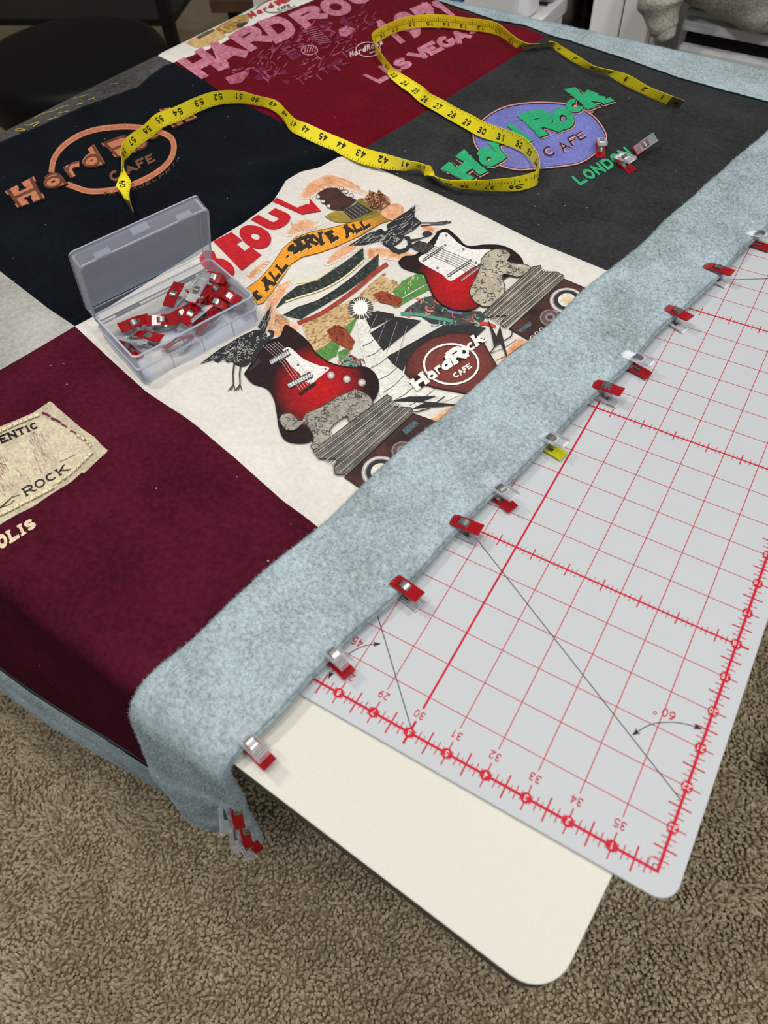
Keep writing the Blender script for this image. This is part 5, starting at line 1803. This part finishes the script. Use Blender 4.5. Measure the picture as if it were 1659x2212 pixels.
for fx in (.022, .096):
    box_obj('latch', (fx - .006, LS - .0004, LD - .005), (fx + .006, LS + .0012, LD - .0005), M_PP, lid_o, .0004, 1, lf)
box_obj('latch', (.052, LS - .0004, .004), (.066, LS + .0012, .010), M_PP, lid_o, .0004, 1, lf)
for fx in (.03, .088):
    box_obj('hinge', (fx - .012, BW - .0004, .0178), (fx + .012, BW + .0028, .0195), M_PPRIM, boxo, .0003, 1)
k5 = crop(240, 560, 5.184)
BOXCLIPS = [((620, 560), (790, 310), .024, 0, 'red'), ((870, 390), (1090, 200), .023, 1, 'clear'), ((1010, 190), (1300, 270), .021, 0, 'red'), ((850, 510), (1090, 260), .029, 1, 'clear'),
            ((1090, 410), (1270, 330), .017, 0, 'red'), ((1250, 380), (1430, 500), .020, 0, 'red'), ((1080, 470), (1290, 545), .013, 0, 'red'), ((960, 520), (800, 770), .022, 0, 'red'),
            ((1080, 550), (950, 740), .020, 1, 'clear'), ((780, 680), (400, 740), .016, 0, 'red'), ((420, 670), (130, 810), .016, 0, 'red'), ((60, 850), (390, 1050), .015, 1, 'clear'),
            ((290, 860), (560, 950), .014, 0, 'red'), ((920, 560), (700, 690), .014, 0, 'red'), ((860, 900), (690, 1030), .012, 0, 'red'), ((1150, 640), (1000, 760), .011, 0, 'red')]
BOXLAB = ['red clip lying apart against the hinged wall of the plastic box',
          'clear clip under the crossing clear clip inside the box',
          'red clip at the far corner of the box beneath the lid',
          'clear clip crossing over another clear clip inside the box',
          'red clip half hidden beside the crossing clear clips in the box',
          'red clip leaning on the end wall of the plastic box',
          'dark red clip at the bottom of the box pile',
          'pinkish red clip lying beside a clear clip at the box front wall',
          'clear clip beside the pinkish red clip at the box front wall',
          'red clip lying flat in the middle of the box',
          'red clip pointing at the empty corner of the box',
          'clear clip on the floor of the box near its empty corner',
          'red clip beside the clear one near the empty box corner',
          'red clip half under the flat red clip in the middle of the box',
          'red clip seen through the front wall of the box',
          'red clip low behind the front wall under the pile']
for i, (a, b, z, fl, cn) in enumerate(BOXCLIPS):
    pa, pb = k5(a)[0], k5(b)[0]
    za, zb = z + 0.002, z - 0.001
    tilt = (0.5 * math.sin(i * 2.1), 0.5 * math.cos(i * 1.7), 1.0)
    clip_between(pa, za, pb, zb, tilt, BOXLAB[i], 'clips in the plastic box', False, fl == 1)

# ---------------------------------------------------------------- things behind the table
M_BLACK = plain('black_vinyl', (5, 5, 6), 0.5, spec=0.25)
M_WOOD = plain('brown_wood', (92, 62, 44), 0.5, var=0.25, vscale=18)
M_WHITE = plain('white_plastic', (244, 245, 247), 0.35)
M_CAB = plain('cabinet_white', (236, 236, 234), 0.5, var=0.02)
M_DRAWER = plain('drawer_plastic', (204, 206, 208), 0.4)
M_BLUE = plain('blue_plastic', (36, 142, 204), 0.4)
M_BAG = plain('silver_nylon', (150, 151, 152), 0.45, metal=0.2, bump=0.3, bscale=200)
M_SHIRT = cloth('sweat_fabric', (168, 164, 154), (206, 201, 190), mott=0.2, bump=1.0, weave=300)


def lathe(prof, seg=40):
    a = np.linspace(0, 2 * np.pi, seg, endpoint=False)
    V = np.concatenate([np.stack([r * np.cos(a), r * np.sin(a), np.full(seg, z)], -1) for r, z in prof])
    F = grid_faces(len(prof), seg, True)[:, ::-1].tolist()
    F.append(list(range(seg))[::-1]); F.append([len(V) - seg + k for k in range(seg)])
    return V, F


stool = empty('stool', (-1.49, 0.945, FLOOR))
tag(stool, 'round black padded stool standing on the carpet', 'stool')
hs = -0.2 - FLOOR
V, F = lathe([(.05, hs - .10), (.175, hs - .10), (.192, hs - .085), (.195, hs - .02), (.186, hs - .006), (.165, hs), (.02, hs + .002)])
mesh_from('seat', V, F, M_BLACK, stool, True)
V, F = lathe([(.03, .06), (.03, .25), (.022, .26), (.022, hs - .1)], 20)
mesh_from('column', V, F, M_BLACKMETAL, stool, True)
for k in range(5):
    a = k * 2 * math.pi / 5 + 0.3
    Vt, Ft = tube([(0.02 * math.cos(a), .02 * math.sin(a), .085), (.12 * math.cos(a), .12 * math.sin(a), .07), (.24 * math.cos(a), .24 * math.sin(a), .055)], [.02, .017, .012])
    leg_o = mesh_from('leg', Vt, Ft, M_BLACKMETAL, stool, True)
    V, F = lathe([(.01, 0.001), (.022, .006), (.026, .025), (.018, .045), (.008, .05)], 14)
    c = mesh_from('caster', V, F, M_BLACK, leg_o, True)
    c.location = (.24 * math.cos(a), .24 * math.sin(a), 0)

st = empty('side_table', (-1.60, 1.50, FLOOR), (0, 0, math.radians(28)))
tag(st, 'low wooden topped table on black metal legs near the wall', 'table')
zt = -0.31 - FLOOR
box_obj('table_top', (0, 0, zt - .03), (.8, .42, zt), M_WOOD, st, .003)
for x, y in ((.05, .05), (.75, .05), (.05, .37), (.75, .37)):
    box_obj('leg', (x - .016, y - .016, 0.001), (x + .016, y + .016, zt - .0302), M_BLACKMETAL, st, .002)
post = empty('rack', (-1.93, 1.66, FLOOR), (0, 0, 0.4))
tag(post, 'tall black metal rack standing in front of the wall', 'rack')
for x in (0, -.7):
    box_obj('post', (x - .017, -.017, 0.001), (x + .017, .017, 1.3), M_BLACKMETAL, post, .002)
for z in (.25, .75, 1.25):
    box_obj('shelf', (-.72, -.02, z), (.02, .3, z + .02), M_BLACKMETAL, post, .002)

desk = empty('back_desk', (-.74, 1.05, FLOOR))
tag(desk, 'white desk behind the quilt carrying a white device and a silver bag', 'desk')
dz = -0.046 - FLOOR
box_obj('desk_top', (-.35, 0, dz - .025), (.212, .13, dz), M_CAB, desk, .002)
for x in (-.32, .19):
    for y in (.03, .10):
        box_obj('leg', (x - .02, y - .02, 0.001), (x + .02, y + .02, dz - .0252), M_CAB, desk, .002)

dev = empty('device', (-.714, 1.068, -0.0457), (0, 0, math.radians(-7)))
tag(dev, 'white rounded plastic device with a pale front panel', 'device')
box_obj('housing', (.055, .008, 0), (.168, .052, .16), M_WHITE, dev, .014, 5, smooth=True)
fp = box_obj('front_panel', (.058, .0005, .006), (.152, .012, .15), plain('panel_pale', (222, 220, 219), 0.45), dev, .0055, 4)
g = Flat()
g.word('ACTIVE', [(0, 0), (1, 0), (1, 1), (0, 1)], 0.2, (150, 148, 150), 0)
g.build('lettering', lambda V, Z: np.stack([.085 + V[:, 0] * .03, np.full(len(V), 0.0003), .034 - V[:, 1] * .006], -1), INK_FLAT, fp, 'small grey lettering')
cup = empty('blue_case', (-.716, 1.085, -0.0457), (0, 0, -0.2))
tag(cup, 'bright blue plastic case beside the white device', 'case')
box_obj('case_body', (-.02, 0, 0), (.048, .1, .12), M_BLUE, cup, .012, 4, smooth=True)
box_obj('case_lid', (-.022, -.002, .1201), (.05, .102, .145), M_BLUE, cup, .01, 4, smooth=True)

bag = empty('ribbed_bag', (-.5525, 1.126, -0.0457), (0, 0, 0.12))
tag(bag, 'silver ribbed bag on the desk beside the white device', 'bag')
bm = bmesh.new()
bm_box(bm, (-.020, 0, 0), (.020, .045, .13), .014, 4)
from_bm('bag_body', bm, M_BAG, bag, True)
for k in range(6):
    Vt, Ft = tube([(-.018 + .003 * k, -.0015, .050 + .011 * k), (-.006 + .002 * k, -.0035, .036 + .013 * k), (.004, -.0015, .022 + .014 * k)], .0026, 6)
    mesh_from('rib', Vt, Ft, M_BAG, bag, True)
Vt, Ft = tube([(-.021, -.004, .05), (-.019, -.006, .022), (-.008, -.006, .004), (.012, -.004, .0035)], .0022, 6)
mesh_from('piping', Vt, Ft, M_BLACK, bag, True)

unit = empty('shelf_unit', (-.955, 1.36, FLOOR))
tag(unit, 'dark open shelf unit standing behind the white desk', 'shelf')
M_SHELF = plain('shelf_brown', (58, 44, 36), 0.6)
box_obj('back_board', (.0, .30, 0.001), (.46, .312, 1.2), M_BLACK, unit, .001)
for x in (0, .4485):
    box_obj('side_board', (x, 0, 0.001), (x + .0115, .2995, 1.2), M_BLACK, unit, .001)
for z in (.10, .455, .80, 1.15):
    box_obj('shelf_board', (.0117, 0.01, z), (.4483, .2995, z + .014), M_SHELF, unit, .001)
zs = FLOOR + .4694
rollo = empty('paper_roll', (-.575, 1.42, zs), (0, 0, 0.3))
tag(rollo, 'white paper roll on the dark shelf', 'roll')
V, F = lathe([(.009, -.03), (.020, -.03), (.022, -.027), (.022, .027), (.020, .03), (.009, .03)], 24)
ro = mesh_from('roll_sheet', V[:, [2, 0, 1]], F, M_WHITE, rollo, True)
ro.location = (0, 0, .0222)
V, F = lathe([(.006, -.033), (.0088, -.033), (.0088, .033), (.006, .033)], 16)
rc = mesh_from('roll_core', V[:, [2, 0, 1]], F, M_WOOD, rollo, True)
rc.location = (0, 0, .0222)
jar = empty('metal_canister', (-.64, 1.50, zs))
tag(jar, 'grey metal canister at the back of the dark shelf', 'canister')
V, F = lathe([(.01, 0.0), (.036, 0.0), (.038, .004), (.038, .12), (.036, .125), (.01, .125)], 26)
mesh_from('can_body', V, F, M_STEEL, jar, True)
V, F = lathe([(.01, .1255), (.039, .1255), (.039, .138), (.01, .14)], 26)
mesh_from('can_lid', V, F, M_BLACKMETAL, jar, True)
bxo = empty('carton', (-.61, 1.56, zs), (0, 0, 0.2))
tag(bxo, 'small brown carton behind the paper roll on the shelf', 'box')
box_obj('carton_body', (0, 0, 0), (.10, .06, .05), M_WOOD, bxo, .002)
box_obj('carton_flap', (-.001, -.001, .0501), (.101, .061, .054), M_WOOD, bxo, .001)

cab = empty('cabinet', (-.4615, 1.10, FLOOR))
tag(cab, 'tall white cabinet with two narrow front panels', 'cabinet')
box_obj('carcass', (0, .016, 0.001), (.093, .42, 1.25), M_CAB, cab, .002)
box_obj('door', (0, 0, .02), (.0455, .0155, 1.25), M_CAB, cab, .003)
box_obj('door', (.0475, 0, .02), (.093, .0155, 1.25), M_CAB, cab, .003)
box_obj('edge_strip', (.003, -.002, .02), (.0065, .0005, 1.25), M_WHITE, cab, .0005, 1)
box_obj('edge_strip', (.0865, -.002, .02), (.090, .0005, 1.25), M_WHITE, cab, .0005, 1)

dr = empty('drawer_tower', (-.328, 1.085, FLOOR), (0, 0, -0.045))
tag(dr, 'pale plastic drawer tower with a dark handle slot', 'drawers')
zt = -0.012 - FLOOR
box_obj('frame', (0, .02, 0.001), (.36, .36, zt), M_DRAWER, dr, .006, 3)
for k in range(4):
    z1 = zt - .006 - k * .17
    z0_ = max(z1 - .16, .01)
    d = box_obj('drawer', (.006, 0, z0_), (.168, .0195, z1 - .032), M_DRAWER, dr, .008, 4, smooth=False)
    box_obj('handle_slot', (.012, .012, z1 - .0315), (.150, .0198, z1 - .014), M_BLACK, d, 0)
    box_obj('drawer_lip', (.006, 0, z1 - .0135), (.168, .0195, z1), M_DRAWER, dr, .003, 2)
    box_obj('drawer', (.185, 0, z0_), (.354, .0195, z1), M_DRAWER, dr, .008, 4)
box_obj('divider_post', (.1685, -.003, .01), (.1845, .0195, zt), M_WHITE, dr, .004, 3)

# grey sweatshirt thrown over the drawers
sw = empty('sweatshirt', (-.225, 1.15, -0.012))
tag(sw, 'crumpled grey sweatshirt lying over the drawer tower', 'sweatshirt')
n, m = 70, 60
th = np.linspace(0, 2 * np.pi, n, endpoint=False)
ps = np.linspace(-np.pi / 2, np.pi / 2, m)
PH, TT = np.meshgrid(ps, th, indexing='ij')
X = np.cos(PH) * np.cos(TT); Y = np.cos(PH) * np.sin(TT); Z = np.sin(PH)
fold = 1 + 0.10 * fbm(X * 2.2 + 5, Y * 2.2 + Z * 3, 4, 31) + 0.05 * np.sin(9 * X + 4 * Z + 3 * Y)
V = np.stack([X * .150 * fold, Y * .125 * fold, np.maximum(Z * .105 * fold + .075, .004 + .012 * (Y < -.3) * np.abs(X))], -1).reshape(-1, 3)
mesh_from('garment_body', V, grid_faces(m, n, True), M_SHIRT, sw, True)
path = catmull([(-.03, -.05, .11), (-.09, -.085, .095), (-.122, -.096, .055), (-.126, -.099, .028), (-.120, -.101, .008), (-.110, -.103, -.010)], 40)
rad = np.interp(np.linspace(0, 1, 40), [0, .3, .6, .8, 1], [.042, .036, .030, .024, .014]) * (1 + .05 * np.sin(np.linspace(0, 22, 40)))
Vt, Ft = tube(path, rad, 22)
Vt = Vt + 0.002 * np.stack([fbm(Vt[:, 0] * 60, Vt[:, 2] * 60, 3, 4)] * 3, -1)
sl = mesh_from('sleeve', Vt, Ft, M_SHIRT, sw, True)
Vt, Ft = tube(catmull([(-.112, -.103, -.006), (-.109, -.103, -.013), (-.1065, -.103, -.019)], 8), [.0155, .0155, .015, .0145, .014, .013, .012, .008], 22)
mesh_from('cuff', Vt, Ft, M_SHIRT, sl, True)
seam = catmull([(.02, -.128, .03), (.045, -.120, .055), (.07, -.10, .08), (.10, -.07, .10)], 20)
Vt, Ft = tube(seam, .0012, 6)
mesh_from('seam', Vt, Ft, plain('seam_dark', (92, 88, 82), 0.9), sw, True)

# dark box on the carpet to the right of the table
sb = empty('storage_box', (.206, .40, FLOOR + .0005), (0, 0, -0.25))
tag(sb, 'dark brown storage box standing on the carpet beside the table', 'box')
M_DARKBOX = plain('dark_brown_card', (52, 34, 26), 0.6, var=0.1)
box_obj('box_body', (0.004, 0.004, 0.0), (.25, .20, .07), M_DARKBOX, sb, .004)
box_obj('box_lid', (0, 0, .0702), (.254, .204, .092), M_DARKBOX, sb, .004)
